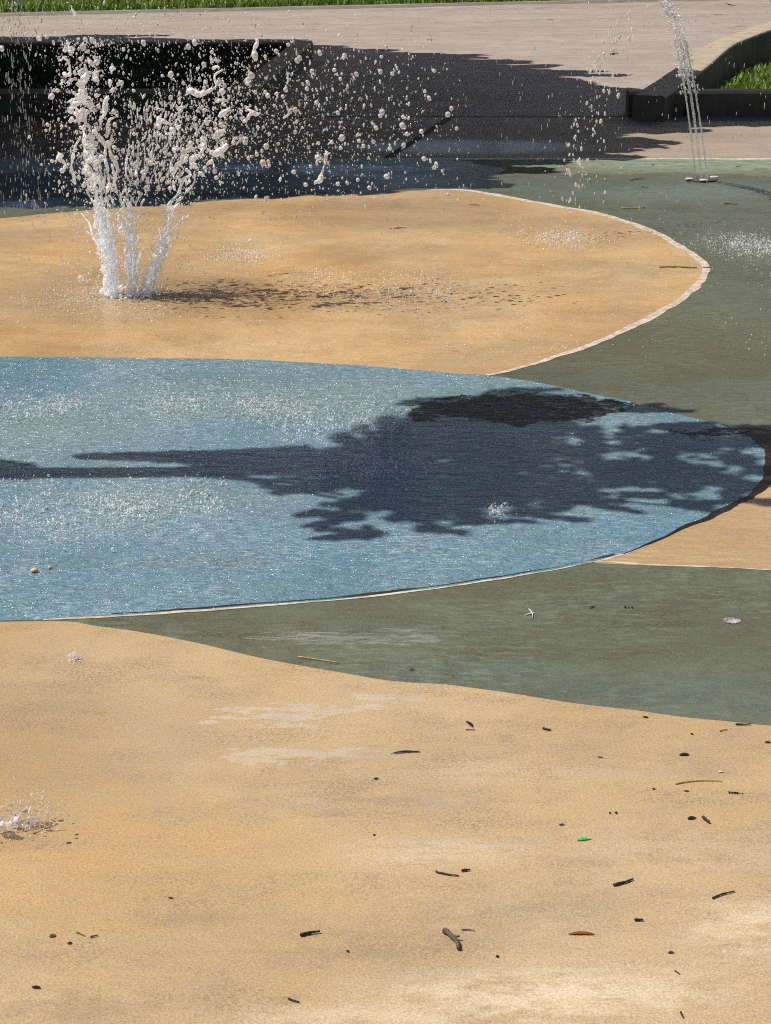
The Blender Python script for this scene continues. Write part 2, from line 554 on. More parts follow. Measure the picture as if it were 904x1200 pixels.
def empty(name, loc=(0, 0, 0)):
    o = bpy.data.objects.new(name, None)
    o.empty_display_size = 0.1
    COL.objects.link(o)
    o.location = loc
    return o


def smooth_path(pts, n=6, closed=False):
    """Catmull-Rom through the points"""
    out = []
    L = len(pts)
    segs = L if closed else L - 1
    for i in range(segs):
        if closed:
            p0, p1, p2, p3 = pts[(i - 1) % L], pts[i], pts[(i + 1) % L], pts[(i + 2) % L]
        else:
            p0, p1, p2, p3 = pts[max(i - 1, 0)], pts[i], pts[i + 1], pts[min(i + 2, L - 1)]
        for k in range(n):
            s = k / n
            out.append(tuple(0.5 * ((2 * b) + (-a + c) * s + (2 * a - 5 * b + 4 * c - d) * s * s + (-a + 3 * b - 3 * c + d) * s ** 3)
                             for a, b, c, d in zip(p0, p1, p2, p3)))
    if not closed:
        out.append(tuple(pts[-1]))
    return out


def wobble(pts, amp=0.006, sc=9.0):
    return [Vector((p.x + amp * noise.noise((p.x * sc, p.y * sc, 1.3)), p.y + amp * noise.noise((p.x * sc, p.y * sc, 7.7)), p.z)) for p in pts]


def sheet(name, pts, z, mat):
    """flat paved or painted area"""
    bm = bmesh.new()
    z = z * 0.12
    vsx = [bm.verts.new((p[0], p[1], z)) for p in pts]
    f = bm.faces.new(vsx)
    if f.normal.z < 0 or f.calc_area() == 0:
        pass
    bm.normal_update()
    if f.normal.z < 0:
        f.normal_flip()
    bmesh.ops.triangulate(bm, faces=bm.faces[:])
    return struct(from_bm(name, bm, mat))


def strip(name, pts, widths, z, mat, jitter=0.0):
    z = z * 0.12
    bm = bmesh.new()
    prev = None
    n = len(pts)
    for i, p in enumerate(pts):
        a = pts[max(i - 1, 0)]
        b = pts[min(i + 1, n - 1)]
        d = Vector((b[0] - a[0], b[1] - a[1], 0))
        d.normalize()
        nn = Vector((-d.y, d.x, 0))
        s_ = i / (n - 1) * (len(widths) - 1)
        k = min(int(s_), len(widths) - 2)
        w = widths[k] + (widths[k + 1] - widths[k]) * (s_ - k)
        j1 = 1 + jitter * (noise.noise((p[0] * 12, p[1] * 12, 0.5)) + 0.2 * noise.noise((p[0] * 47, p[1] * 47, 2.5)))
        j2 = 1 + jitter * (noise.noise((p[0] * 12, p[1] * 12, 5.5)) + 0.2 * noise.noise((p[0] * 47, p[1] * 47, 8.5)))
        v1 = bm.verts.new((p[0] + nn.x * w / 2 * j1, p[1] + nn.y * w / 2 * j1, z))
        v2 = bm.verts.new((p[0] - nn.x * w / 2 * j2, p[1] - nn.y * w / 2 * j2, z))
        if prev:
            f = bm.faces.new((prev[0], prev[1], v2, v1))
        prev = (v1, v2)
    bm.normal_update()
    for f in bm.faces:
        if f.normal.z < 0:
            f.normal_flip()
    return struct(from_bm(name, bm, mat))


def gpath(px, n=6, amp=0.006):
    return wobble([gp(u, v) for u, v in smooth_path(px, n)], amp)


# ------------------------------------------------------------------ the ground and its paving
def rect(x0, x1, y0, y1):
    return [(x0, y0), (x1, y0), (x1, y1), (x0, y1)]


sheet('ground', rect(-400, 400, -200, 900), -0.014, M['grass_ground'])
Yp = gp(452, 186).y                # back edge of the painted pad
Yk = gp(452, 137).y                # where the planters and the road begin
e1, e2 = gp(0, 15), gp(640, 1)
slope = (e2.y - e1.y) / (e2.x - e1.x)
road_edge = lambda x: e1.y + slope * (x - e1.x)
sheet('road', [(-40, Yk), (40, Yk), (40, road_edge(9) + 6), (9, road_edge(9)), (-12, road_edge(-12)), (-40, road_edge(-12) - 4)], -0.010, M['road'])
sheet('apron_path', rect(-14, 14, Yp, Yk), -0.006, M['apron'])
sheet('green_paving', rect(-9, 9, -2.0, Yp - 0.02), 0.0, M['green'])
strip('pad_edge', [Vector((-9 + i * 0.15, Yp - 0.005, 0)) for i in range(121)], [0.05, 0.05], 0.002, M['line'], 0.8)

SAND_UP = [(-420, 292), (-150, 268), (0, 256), (60, 250), (150, 243), (230, 237), (330, 231), (430, 226), (500, 223), (545, 223), (600, 232),
           (650, 241), (700, 250), (740, 262), (775, 276), (800, 291), (819, 304), (829, 314)]
SAND_LOW = [(829, 314), (822, 328), (800, 350), (770, 368), (740, 383), (690, 405), (640, 422), (600, 434), (572, 440)]
SAND_BLUE = [(572, 440), (540, 438), (480, 433), (400, 427), (300, 422), (200, 420), (100, 419), (0, 418), (-150, 418), (-420, 419)]
BLUE_TOP = [(572, 440), (640, 450), (700, 463), (740, 471), (800, 487), (850, 498), (880, 504), (896, 516), (904, 535), (902, 555), (890, 575)]
BLUE_LOW = [(890, 575), (860, 592), (820, 612), (770, 635), (720, 653), (680, 662), (600, 676), (500, 691), (400, 702), (300, 711), (200, 718),
            (100, 725), (0, 728), (-150, 732), (-420, 742)]
FG_TOP = [(-420, 742), (-150, 731), (0, 729), (80, 729), (110, 733), (170, 742), (250, 758), (350, 780), (450, 797), (520, 803), (580, 810),
          (650, 820), (720, 830), (800, 840), (870, 847), (904, 850), (1100, 864), (1400, 880)]
g_up, g_low, g_sb = gpath(SAND_UP), gpath(SAND_LOW), gpath(SAND_BLUE)
g_bt, g_bl, g_fg = gpath(BLUE_TOP), gpath(BLUE_LOW), gpath(FG_TOP)
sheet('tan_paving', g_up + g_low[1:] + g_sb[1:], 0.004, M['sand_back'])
sheet('blue_paving', g_sb[::-1] + g_bt[1:] + g_bl[1:], 0.0055, M['blue'])
sheet('tan_paving', [gp(u, v) for u, v in smooth_path([(695, 660), (760, 663), (830, 665), (904, 668), (1100, 676), (1300, 684)], 6)] +
      [gp(1300, 480)] + [gp(u, v) for u, v in smooth_path([(1300, 480), (1100, 530), (960, 556), (890, 575)], 6)][1:] +
      gpath([(890, 575), (860, 592), (820, 612), (770, 635), (720, 653), (695, 660)])[1:-1], 0.004, M['sand_wedge'])
fgp = list(g_fg)
sheet('tan_paving', fgp + [Vector((fgp[-1].x + 2, 1.2, 0)), Vector((4, -1.5, 0)), Vector((-4, -1.5, 0)), Vector((fgp[0].x - 2, 1.2, 0))],
      0.004, M['sand_fg'])
# pale seams between the colours
strip('white_edge_line', gpath([(500, 223), (545, 223), (600, 232), (650, 241), (700, 250), (740, 262), (775, 276), (800, 291), (819, 304), (829, 314)], 24),
      [0.03, 0.05, 0.055, 0.05, 0.045, 0.042, 0.038, 0.034], 0.008, M['line'], 0.4)
strip('white_edge_line', gpath(SAND_LOW[:1] + SAND_LOW, 24), [0.034, 0.034, 0.034, 0.036, 0.03, 0.024, 0.016], 0.0085, M['line'], 0.4)
strip('white_edge_line', gpath([(760, 640), (720, 653), (680, 662), (600, 676), (500, 691), (400, 702), (300, 711), (200, 718), (130, 723), (50, 727)], 40),
      [0.003, 0.009, 0.010, 0.008, 0.010, 0.006, 0.009, 0.012, 0.011, 0.005], 0.009, M['line'], 1.2)
strip('white_edge_line', gpath([(690, 659), (720, 659), (770, 663), (830, 664), (904, 668)], 30), [0.010, 0.009, 0.003], 0.008, M['line'], 0.9)
strip('seam_grime', gpath([(720, 650), (680, 659), (600, 673), (500, 688), (400, 699), (300, 708), (200, 715), (130, 720)], 40),
      [0.010, 0.009, 0.006, 0.012, 0.004, 0.012, 0.004], 0.0085, M['joint'], 1.6)
strip('dark_edge_band', gpath([(868, 503), (884, 506), (896, 518), (903, 535), (901, 555), (889, 574), (860, 591), (820, 611), (780, 630), (730, 650)], 30),
      [0.03, 0.09, 0.055, 0.032, 0.028, 0.032, 0.028, 0.018, 0.010, 0.004], 0.009, M['brown'], 0.9)
# open joint in the apron
j1, j2 = gp(453, 186), gp(527, 138)
strip('pavement_joint', [j1.lerp(j2, i / 12) for i in range(13)], [0.05, 0.055], -0.002, M['joint'], 0.3)
strip('pavement_joint', [Vector((-1.0 + i * 0.1, Yk + 0.01, 0)) for i in range(28)], [0.05, 0.05], -0.002, M['joint'], 0.6)
strip('road_gutter', [Vector((-12 + i * 0.35, road_edge(-12 + i * 0.35) - 0.35, 0)) for i in range(61)], [0.5, 0.5], -0.006,
      simple_mat('gutter_dirt', (0.13, 0.11, 0.095), (0.2, 0.17, 0.15), 8, 0.9, 0.4), 0.5)


M['seam'] = simple_mat('road_seam_dirt', (0.24, 0.20, 0.17), (0.33, 0.28, 0.24), 6, 0.9, 0.4)
strip('road_seam', gpath([(150, 33), (300, 29), (460, 28), (650, 23), (780, 20), (904, 15)], 20, 0.05), [0.10, 0.25, 0.12, 0.3, 0.2, 0.1], -0.008, M['seam'], 1.2)
strip('road_seam', gpath([(420, 12), (600, 10), (780, 6), (904, 4)], 20, 0.05), [0.3, 0.5, 0.6, 0.3], -0.008, M['seam'], 1.2)


# ------------------------------------------------------------------ planters
def kerb_run(name, path, tops, width, parent, z0=-0.02, bev=0.018, label=None):
    """concrete kerb along a path (outer edge), width to the right of travel"""
    bm = bmesh.new()
    rings = []
    n = len(path)
    for i, p in enumerate(path):
        a, b = path[max(i - 1, 0)], path[min(i + 1, n - 1)]
        d = Vector((b[0] - a[0], b[1] - a[1], 0)).normalized()
        nn = Vector((d.y, -d.x, 0))
        zt = tops[i]
        prof = [(0, z0), (0, zt - bev), (bev * 0.3, zt - bev * 0.3), (bev, zt), (width - bev, zt), (width - bev * 0.3, zt - bev * 0.3),
                (width, zt - bev), (width, z0)]
        jz = 0.004 * noise.noise((p[0] * 3, p[1] * 3, 0))
        rings.append([bm.verts.new((p[0] + nn.x * w_, p[1] + nn.y * w_, z_ + (jz if z_ > 0.02 else 0))) for w_, z_ in prof])
    for r0, r1 in zip(rings, rings[1:]):
        for k in range(len(r0) - 1):
            bm.faces.new((r0[k], r0[k + 1], r1[k + 1], r1[k]))
    bm.faces.new(rings[0])
    bm.faces.new(rings[-1][::-1])
    bmesh.ops.recalc_face_normals(bm, faces=bm.faces[:])
    bm.normal_update()
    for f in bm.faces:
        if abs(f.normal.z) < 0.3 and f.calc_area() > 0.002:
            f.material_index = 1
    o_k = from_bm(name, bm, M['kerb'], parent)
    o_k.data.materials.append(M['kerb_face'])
    return o_k


def grass_blades(name, pts, h=(0.05, 0.11), w=0.006):
    verts, faces = [], []
    for p in pts:
        a = U(0, 6.283)
        hh = U(*h)
        ww = w * U(0.7, 1.4)
        l = hh * U(0.1, 0.7)
        b = U(0, 6.283)
        dx, dy = math.cos(a) * ww, math.sin(a) * ww
        lx, ly = math.cos(b) * l, math.sin(b) * l
        i = len(verts)
        verts += [(p[0] - dx, p[1] - dy, p[2]), (p[0] + dx, p[1] + dy, p[2]),
                  (p[0] + dx * .8 + lx * .4, p[1] + dy * .8 + ly * .4, p[2] + hh * .6), (p[0] - dx * .8 + lx * .4, p[1] - dy * .8 + ly * .4, p[2] + hh * .6),
                  (p[0] + lx, p[1] + ly, p[2] + hh)]
        faces += [(i, i + 1, i + 2, i + 3), (i + 3, i + 2, i + 4)]
    me = bpy.data.meshes.new(name)
    me.from_pydata(verts, [], faces)
    return link(name, me, M['grass'])


# right planter: the outer top edge is where the photograph shows it, on a wall that rises to the road
zt_r = lambda s: 0.17 + 0.16 * min(1, s * 1.6)
outer_px = [(742, 111), (770, 93), (798, 74), (831, 50), (876, 33), (904, 24), (950, 12), (1010, 0)]
outer = []
tops = []
for i, (u, v) in enumerate(outer_px):
    s_ = i / (len(outer_px) - 1)
    z_ = zt_r(s_)
    q = gp(u, v, z_)
    outer.append((q.x, q.y))
    tops.append(z_)
sp = smooth_path([(a[0], a[1], b) for a, b in zip(outer, tops)], 5)
pr = tag(empty('planter_kerb', (outer[0][0], outer[0][1], 0)), 'sunlit sand-coloured concrete planter kerb curving away beside the road, green grass inside', 'kerb',
         'planter kerbs by the road')
off = Vector((outer[0][0], outer[0][1], 0))


def local(path, o):
    return [(p[0] - o.x, p[1] - o.y) for p in path]


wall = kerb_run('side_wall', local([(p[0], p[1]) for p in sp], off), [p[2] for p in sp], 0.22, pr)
fx0 = outer[0][0]
Yf = Yk + 0.02
xj = gp(783, 120).x
frontA = [(xj - 0.008 - i * (xj - fx0 - 0.0) / 6, Yf) for i in range(7)]
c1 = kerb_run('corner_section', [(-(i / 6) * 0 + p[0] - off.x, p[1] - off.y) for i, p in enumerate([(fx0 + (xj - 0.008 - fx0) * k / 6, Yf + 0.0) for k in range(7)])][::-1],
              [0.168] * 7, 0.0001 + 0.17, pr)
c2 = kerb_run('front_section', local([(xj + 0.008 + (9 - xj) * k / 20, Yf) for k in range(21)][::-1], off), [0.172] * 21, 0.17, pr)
for o_ in (wall, c1, c2):
    pass
sheet('planter_soil', [(p[0] + 0.12, p[1] - 0.0) for p in sp] + [(9, sp[-1][1]), (9, Yf + 0.05), (fx0 + 0.15, Yf + 0.05)], 0.25, M['soil'])


def inside_right(x, y):
    for a, b in zip(sp, sp[1:]):
        if a[1] <= y <= b[1]:
            s_ = (y - a[1]) / (b[1] - a[1] + 1e-9)
            return x > a[0] + (b[0] - a[0]) * s_ + 0.30
    return False


pts = []
while len(pts) < 15000:
    x, y = U(1.9, 7), U(Yf + 0.9, 18)
    edge_x = 2.2 + (y - gp(830, 103, 0.05).y) * 0.55 + 0.18 * noise.noise((x * 3, y * 3, 0))
    if x > edge_x + abs(G(0, 0.10)) and inside_right(x, y):
        pts.append((x, y, 0.03))
tag(grass_blades('grass', pts, (0.03, 0.085), 0.012), 'bright green grass growing inside the sunlit concrete planter', 'grass', kind='stuff')

# left planter in the deep shade
xl = gp(296, 137).x
xl2 = gp(345, 72).x + 0.16
Yl2 = gp(340, 70).y
pl = tag(empty('planter_kerb', (xl, Yf, 0)), 'deeply shaded concrete planter kerb standing behind the tall water burst', 'kerb', 'planter kerbs by the road')
offl = Vector((xl, Yf, 0))
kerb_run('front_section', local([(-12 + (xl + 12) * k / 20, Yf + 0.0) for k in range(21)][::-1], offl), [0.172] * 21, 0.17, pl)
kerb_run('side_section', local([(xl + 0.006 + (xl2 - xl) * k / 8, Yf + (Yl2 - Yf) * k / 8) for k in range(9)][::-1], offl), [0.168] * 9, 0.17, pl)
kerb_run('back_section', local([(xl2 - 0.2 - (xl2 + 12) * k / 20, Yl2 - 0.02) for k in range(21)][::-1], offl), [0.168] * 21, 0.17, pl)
sheet('planter_soil', [(-12, Yf + 0.05), (xl - 0.08, Yf + 0.05), (xl2 - 0.08, Yl2 - 0.05), (-12, Yl2 - 0.05)], 0.5, M['soil'])
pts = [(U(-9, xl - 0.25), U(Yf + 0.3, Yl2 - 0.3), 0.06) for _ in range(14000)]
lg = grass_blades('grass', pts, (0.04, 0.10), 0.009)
lg.data.materials[0] = grass_mat('shade_darkened_grass', (0.035, 0.06, 0.012), (0.05, 0.075, 0.018), 0.1)  # darker copy of the grass, deep shade put into its colour
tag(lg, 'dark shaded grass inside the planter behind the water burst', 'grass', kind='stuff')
# lawn beyond the road
pts = []
for _ in range(26000):
    x = U(-11, 5)
    y0 = road_edge(x)
    pts.append((x, y0 + abs(G(0, 1)) * 1.6 + 0.05, -0.012))
tag(grass_blades('grass', pts, (0.06, 0.16), 0.011), 'sunlit lawn grass along the far side of the road', 'grass', kind='stuff')

# ------------------------------------------------------------------ post on the lawn
pp = gp(135, 10)
post = tag(empty('metal_post', (pp.x, pp.y + 0.25, -0.01)), 'thin black metal post standing in the lawn beyond the road', 'post')


def tube_bm(bm, pts, radii, seg=10, cap=True):
    rings = []
    n = len(pts)
    for i, p in enumerate(pts):
        p = Vector(p)
        a, b = Vector(pts[max(i - 1, 0)]), Vector(pts[min(i + 1, n - 1)])
        d = (b - a).normalized()
        up = Vector((0, 0, 1)) if abs(d.z) < 0.9 else Vector((1, 0, 0))
        x = d.cross(up).normalized()
        y = d.cross(x).normalized()
        r = radii[i] if not isinstance(radii, (int, float)) else radii
        rings.append([bm.verts.new(p + x * math.cos(k / seg * 6.28318) * r + y * math.sin(k / seg * 6.28318) * r) for k in range(seg)])
    for r0, r1 in zip(rings, rings[1:]):
        for k in range(seg):
            bm.faces.new((r0[k], r0[(k + 1) % seg], r1[(k + 1) % seg], r1[k]))
    if cap:
        bm.faces.new(rings[0][::-1])
        bm.faces.new(rings[-1])
    return bm


bm = tube_bm(bmesh.new(), [(0, 0, 0), (0, 0, 0.5), (0, 0, 1.05)], 0.028)
from_bm('pole', bm, simple_mat('black_metal', (0.015, 0.015, 0.016), (0.03, 0.03, 0.03), 30, 0.45, 0.1), post, True)
bm = tube_bm(bmesh.new(), [(0, 0, 1.05), (0, 0, 1.065), (0, 0, 1.09)], [0.036, 0.036, 0.012])
from_bm('cap', bm, bpy.data.materials['black_metal'], post, True)


# ------------------------------------------------------------------ trees that throw the shade
def in_poly(x, y, poly):
    c = False
    n = len(poly)
    j = n - 1
    for i in range(n):
        xi, yi = poly[i][0], poly[i][1]
        xj_, yj_ = poly[j][0], poly[j][1]
        if (yi > y) != (yj_ > y) and x < (xj_ - xi) * (y - yi) / (yj_ - yi) + xi:
            c = not c
        j = i
    return c


def edge_dist(x, y, poly):
    best = 1e9
    p = Vector((x, y))
    for i in range(len(poly)):
        a, b = Vector((poly[i][0], poly[i][1])), Vector((poly[i - 1][0], poly[i - 1][1]))
        ab = b - a
        s_ = max(0, min(1, (p - a).dot(ab) / (ab.length_squared + 1e-9)))
        best = min(best, (p - (a + ab * s_)).length)
    return best


def leaves_mesh(name, pts, size, mat, parent):
    verts, faces = [], []
    for p in pts:
        L = size * U(0.6, 1.3)
        w = L * U(0.28, 0.42)
        d = Vector((G(0, 1), G(0, 1), G(0, 0.5))).normalized()
        n = Vector((G(0, 0.6), G(0, 0.6), 1)).normalized()
        s = d.cross(n).normalized()
        i = len(verts)
        c = Vector(p)
        verts += [tuple(c - d * L / 2), tuple(c - d * L * .1 + s * w), tuple(c + d * L / 2), tuple(c - d * L * .1 - s * w)]
        faces.append((i, i + 1, i + 2, i + 3))
    me = bpy.data.meshes.new(name)
    me.from_pydata(verts, [], faces)
    return link(name, me, mat, parent)


def limb_to(bm, a, b, r0, r1, bend=0.3):
    a, b = Vector(a), Vector(b)
    mid = (a + b) / 2 + Vector((G(0, bend), G(0, bend), abs(G(0, bend))))
    pts = [a.lerp(mid, s / 4).lerp(mid.lerp(b, s / 4), s / 4) for s in range(5)]
    tube_bm(bm, pts, [r0 + (r1 - r0) * s / 4 for s in range(5)], 8)


# large tree: the edge of its shade on road and apron, read from the photograph
shade_px = [(-900, 46), (-300, 44), (0, 44), (110, 43), (210, 46), (300, 52), (400, 58), (480, 64), (540, 71), (600, 82), (650, 88), (690, 98), (740, 104), (770, 109),
            (800, 117), (830, 122), (904, 122), (1060, 126), (1060, 130), (930, 146), (860, 146), (745, 151), (690, 166), (640, 172), (590, 184), (540, 196), (480, 206), (420, 216), (250, 226), (100, 234), (0, 240), (-300, 250), (-900, 268)]
shade = [(gp(u, v).x, gp(u, v).y) for u, v in shade_px]
shade = [(max(-13, min(6, x)), y) for x, y in shade]
ys = [p[1] for p in shade]
leafp = []


def hang(x, y, z):
    return (x - SDIR.x * z * COT, y - SDIR.y * z * COT, z)


while len(leafp) < 100000:
    x, y = U(-13, 5.8), U(min(ys) - 0.5, max(ys) + 0.5)
    if not in_poly(x, y, shade):
        continue
    ed = edge_dist(x, y, shade)
    if ed < 0.22 and noise.noise((x * 2.6, y * 2.6, 0.0)) * 0.9 + ed * 4 < 0.02:
        continue
    leafp.append(hang(x, y, 2.3 + U(0, 1) * min(4.8, 0.4 + 1.6 * ed)))
# loose twigs with leaves reaching past the edge of the crown
dense = smooth_path(shade[2:], 8)
for _ in range(150):
    k = random.randrange(len(dense) - 1)
    ex, ey = dense[k][0], dense[k][1]
    if ex < -4 or (ex > 1.5 and ey > 12.3):
        continue
    L = U(0.3, 1.0)
    x0, y0 = ex - U(0.2, 0.5) * L, ey + G(0, 0.09)
    ang = G(0.0, 0.16)
    zz = U(2.2, 2.7)
    for i in range(int(L * 110)):
        f = R()
        wdt = 0.05 * (1 - f) + 0.012
        leafp.append(hang(x0 + L * f * math.cos(ang) + G(0, 0.02), y0 + L * f * math.sin(ang) + G(0, wdt), zz + G(0, .05)))
bt = tag(empty('shade_tree', (-8.0, 15.0, 0)), 'large leafy tree beside the splash pad shading the planter and apron', 'tree')
loc0 = Vector((-8.0, 15.0, 0))
leaves_mesh('crown', [Vector(p) - loc0 for p in leafp], 0.24, M['leaf'], bt)
bm = bmesh.new()
tube_bm(bm, [(0, 0, -0.05), (0.05, 0, 0.4), (0.1, 0.05, 2.0), (0.2, 0, 2.8), (0.4, -0.1, 4.0)], [0.42, 0.31, 0.26, 0.22, 0.14], 14)
for k in range(11):
    q = Vector(random.choice(leafp)) - loc0
    limb_to(bm, (0.15, 0, U(1.8, 3.2)), (q.x * 0.8, q.y * 0.8, max(q.z, 2.6)), 0.11, 0.02)
from_bm('trunk', bm, M['bark'], bt, True)

wl2 = []  # far tree crowns added out of view to darken reflections in the wet paint
for _ in range(14000):
    x = U(-32, 32)
    top = 12.2 + 1.6 * noise.noise((x * 0.16, 0, 3)) + 1.1 * noise.noise((x * 0.5, 0, 8))
    z = U(8.6 + 0.8 * noise.noise((x * 0.3, 5, 0)), top)
    wl2.append((x, 46 + G(0, 1.6), z))
for k in range(16):
    x = -30 + k * 4 + U(-1, 1)
    for i in range(60):
        wl2.append((x + G(0, .1), 46 + G(0, .1), U(0, 9)))
tag(leaves_mesh('added_woods', wl2, 0.9, M['leaf'], None), 'unseen dark tree crowns added far beyond the lawn for the reflections', 'added_woods', kind='stuff')

# slender tree whose shadow lies across the blue paint
crown_px = [(330, 528), (380, 516), (440, 496), (470, 470), (530, 463), (600, 455), (660, 456), (715, 468), (745, 480), (700, 492), (780, 500), (870, 500), (912, 503), (925, 540), (905, 566), (860, 583), (800, 591),
            (740, 580), (690, 588), (620, 602), (560, 611), (500, 620), (435, 628), (415, 606), (440, 590), (370, 573), (330, 562)]
crown = [(gp(u, v).x, gp(u, v).y) for u, v in crown_px]
base = Vector((-1.95, gp(300, 557).y, 0))
st = tag(empty('slender_tree', base), 'slender young tree beside the blue paint casting its long shadow', 'tree')
lp = []
xs = [p[0] for p in crown]
ysc = [p[1] for p in crown]
tries = 0
while len(lp) < 7000:
    x, y = U(min(xs), max(xs)), U(min(ysc), max(ysc))
    if not in_poly(x, y, crown):
        continue
    u_ = (x - min(xs)) / (max(xs) - min(xs))
    # the far side of the crown is thin and lets light through
    if u_ > 0.52 and noise.noise((x * 11, y * 5.5, 3.1)) + 0.6 * noise.noise((x * 26, y * 13, 1.1)) < -0.08 + (u_ - 0.85) * 0.3 and R() < 0.9:
        continue
    if edge_dist(x, y, crown) < 0.08 and noise.noise((x * 10, y * 9, 0.3)) + 0.5 * noise.noise((x * 24, y * 20, 0.3)) < 0.05:
        continue
    z = 2.75 + 0.22 * G(0, 1)
    lp.append((x - SDIR.x * z * COT, y - SDIR.y * z * COT, z))


def spray(pxs, half, z, n):
    """a drooping spray of leaves whose shadow runs along pxs"""
    for _ in range(n):
        s_ = R() * (len(pxs) - 1)
        k = int(s_)
        a, b = pxs[k], pxs[k + 1]
        f = s_ - k
        hw = half[k] + (half[k + 1] - half[k]) * f
        q = gp(a[0] + (b[0] - a[0]) * f, a[1] + (b[1] - a[1]) * f + U(-1, 1) * hw)
        zz = z + G(0, 0.12)
        lp.append((q.x - SDIR.x * zz * COT, q.y - SDIR.y * zz * COT, zz))


spray([(95, 535), (170, 535), (260, 537), (350, 540)], [0.5, 4, 8, 16], 2.5, 1500)
spray([(-90, 550), (0, 550), (36, 553)], [12, 10, 8], 2.2, 600)
spray([(400, 593), (440, 588), (520, 580)], [4, 10, 14], 2.7, 300)
for _ in range(44):
    u0, v0 = random.choice([c_ for c_ in crown_px if c_[1] > 565 or c_[0] > 720])
    dl = -1 if u0 < 500 else 1
    L_ = U(30, 70)
    spray([(u0 - dl * 10, v0), (u0 + dl * L_, v0 + G(0, 6))], [2.5, 0.3], 2.3, 45)
leaves_mesh('crown', [Vector(p) - base for p in lp], 0.055, M['leaf'], st)
bm = bmesh.new()
tube_bm(bm, [(0, 0, -0.02), (0.0, 0, 0.3), (0.0, 0.0, 1.3), (0, 0.0, 2.1), (0.0, 0, 2.9)], [0.075, 0.052, 0.05, 0.05, 0.03], 12)
for k in range(14):
    q = Vector(random.choice(lp)) - base
    limb_to(bm, (0, 0, U(2.0, 2.7)), q, 0.022, 0.006, 0.06)
from_bm('trunk', bm, M['bark'], st, True)


# ------------------------------------------------------------------ water
def ico_data(sub=1):
    bm = bmesh.new()
    bmesh.ops.create_icosphere(bm, subdivisions=sub, radius=1.0)
    v = [tuple(x.co) for x in bm.verts]
    f = [tuple(y.index for y in x.verts) for x in bm.faces]
    bm.free()
    return v, f


ICO1, ICO2 = ico_data(1), ico_data(2)
ICO0 = ([(1, 0, 0), (-1, 0, 0), (0, 1, 0), (0, -1, 0), (0, 0, 1), (0, 0, -1)],
        [(0, 2, 4), (2, 1, 4), (1, 3, 4), (3, 0, 4), (2, 0, 5), (1, 2, 5), (3, 1, 5), (0, 3, 5)])


def blobs_mesh(name, items, ico=ICO1):
    """items: (centre, radius, axis or None, stretch)"""
    V, Fc = ico
    verts, faces = [], []
    for c, r, ax, st_ in items:
        i = len(verts)
        if ax is None or st_ == 1:
            verts += [(c[0] + v[0] * r, c[1] + v[1] * r, c[2] + v[2] * r) for v in V]
        else:
            q = Vector((0, 0, 1)).rotation_difference(Vector(ax))
            for v in V:
                w = q @ Vector((v[0] * r, v[1] * r, v[2] * r * st_))
                verts.append((c[0] + w.x, c[1] + w.y, c[2] + w.z))
        faces += [tuple(k + i for k in f) for f in Fc]
    me = bpy.data.meshes.new(name)
    me.from_pydata(verts, [], faces)
    return me


def fused(name, items, mat, parent, voxel=0.0032, smooth=3):
    """blobs that run together into one continuous body of water"""
    me = blobs_mesh(name + '_tmp', items)
    tmp = bpy.data.objects.new('tmp', me)
    COL.objects.link(tmp)
    m = tmp.modifiers.new('r', 'REMESH')
    m.mode = 'VOXEL'
    m.voxel_size = voxel
    s = tmp.modifiers.new('s', 'SMOOTH')
    s.iterations = smooth
    s.factor = 0.5
    dg = bpy.context.evaluated_depsgraph_get()
    dg.update()
    me2 = bpy.data.meshes.new_from_object(tmp.evaluated_get(dg))
    bpy.data.objects.remove(tmp)
    bpy.data.meshes.remove(me)
    me2.name = name
    me2.materials.clear()
    return link(name, me2, mat, parent, True)


def strand(items, px, rad, Y, step=0.55, jit=0.35, dY=(0, 0), lump=0.45, seed=None, amp=0.0, brk=0.0):
    """a rope of water through photograph points px with radii (pixels) at distance Y"""
    sd = R() * 100 if seed is None else seed
    pth = smooth_path([(p[0], p[1], r) for p, r in zip(px, rad)], 12)
    acc = 0.0
    L = sum(math.hypot(b[0] - a[0], b[1] - a[1]) for a, b in zip(pth, pth[1:])) + 1e-6
    run = 0
    for a, b in zip(pth, pth[1:]):
        seg = math.hypot(b[0] - a[0], b[1] - a[1])
        pos = acc
        while pos < seg:
            f = pos / (seg + 1e-9)
            u, v, r = (a[k] + (b[k] - a[k]) * f for k in range(3))
            t_ = run + pos
            nz = noise.noise((t_ * 0.11, sd, 0))
            nx = noise.noise((t_ * 0.06, sd, 9))
            ny = noise.noise((t_ * 0.06, sd, 19))
            rr = max(0.5, r * (1 + lump * 1.8 * nz))
            yy = Y + dY[0] + (dY[1] - dY[0]) * t_ / L
            k = mpp(yy, 0.3)
            g_ = t_ / L
            if nz > -0.42 + 0.55 * brk * g_:
                wx = amp * g_ * (noise.noise((t_ * 0.035, sd, 31)) + 0.6 * noise.noise((t_ * 0.11, sd, 37)))
                items.append((dp(u + nx * r * jit * 3 + wx, v + ny * r * jit * 2, yy + G(0, rr * k * 0.5)), rr * k, None, 1))
            pos += max(0.5, rr * step)
        acc = pos - seg
        run += seg


def clump(items, u, v, r, Y, n=9):
    k = mpp(Y, 0.6)
    for _ in range(n):
        a = U(0, 6.283)
        d = r * math.sqrt(R()) * 0.9
        items.append((dp(u + math.cos(a) * d, v + math.sin(a) * d, Y + G(0, r * k * 0.5)), r * k * U(0.22, 0.55), None, 1))


B0 = gp(152, 347)
YB = B0.y
burst = tag(empty('water_burst', (0, 0, 0)), 'tall white water burst shooting from the far tan paint in three streams', 'water jet')

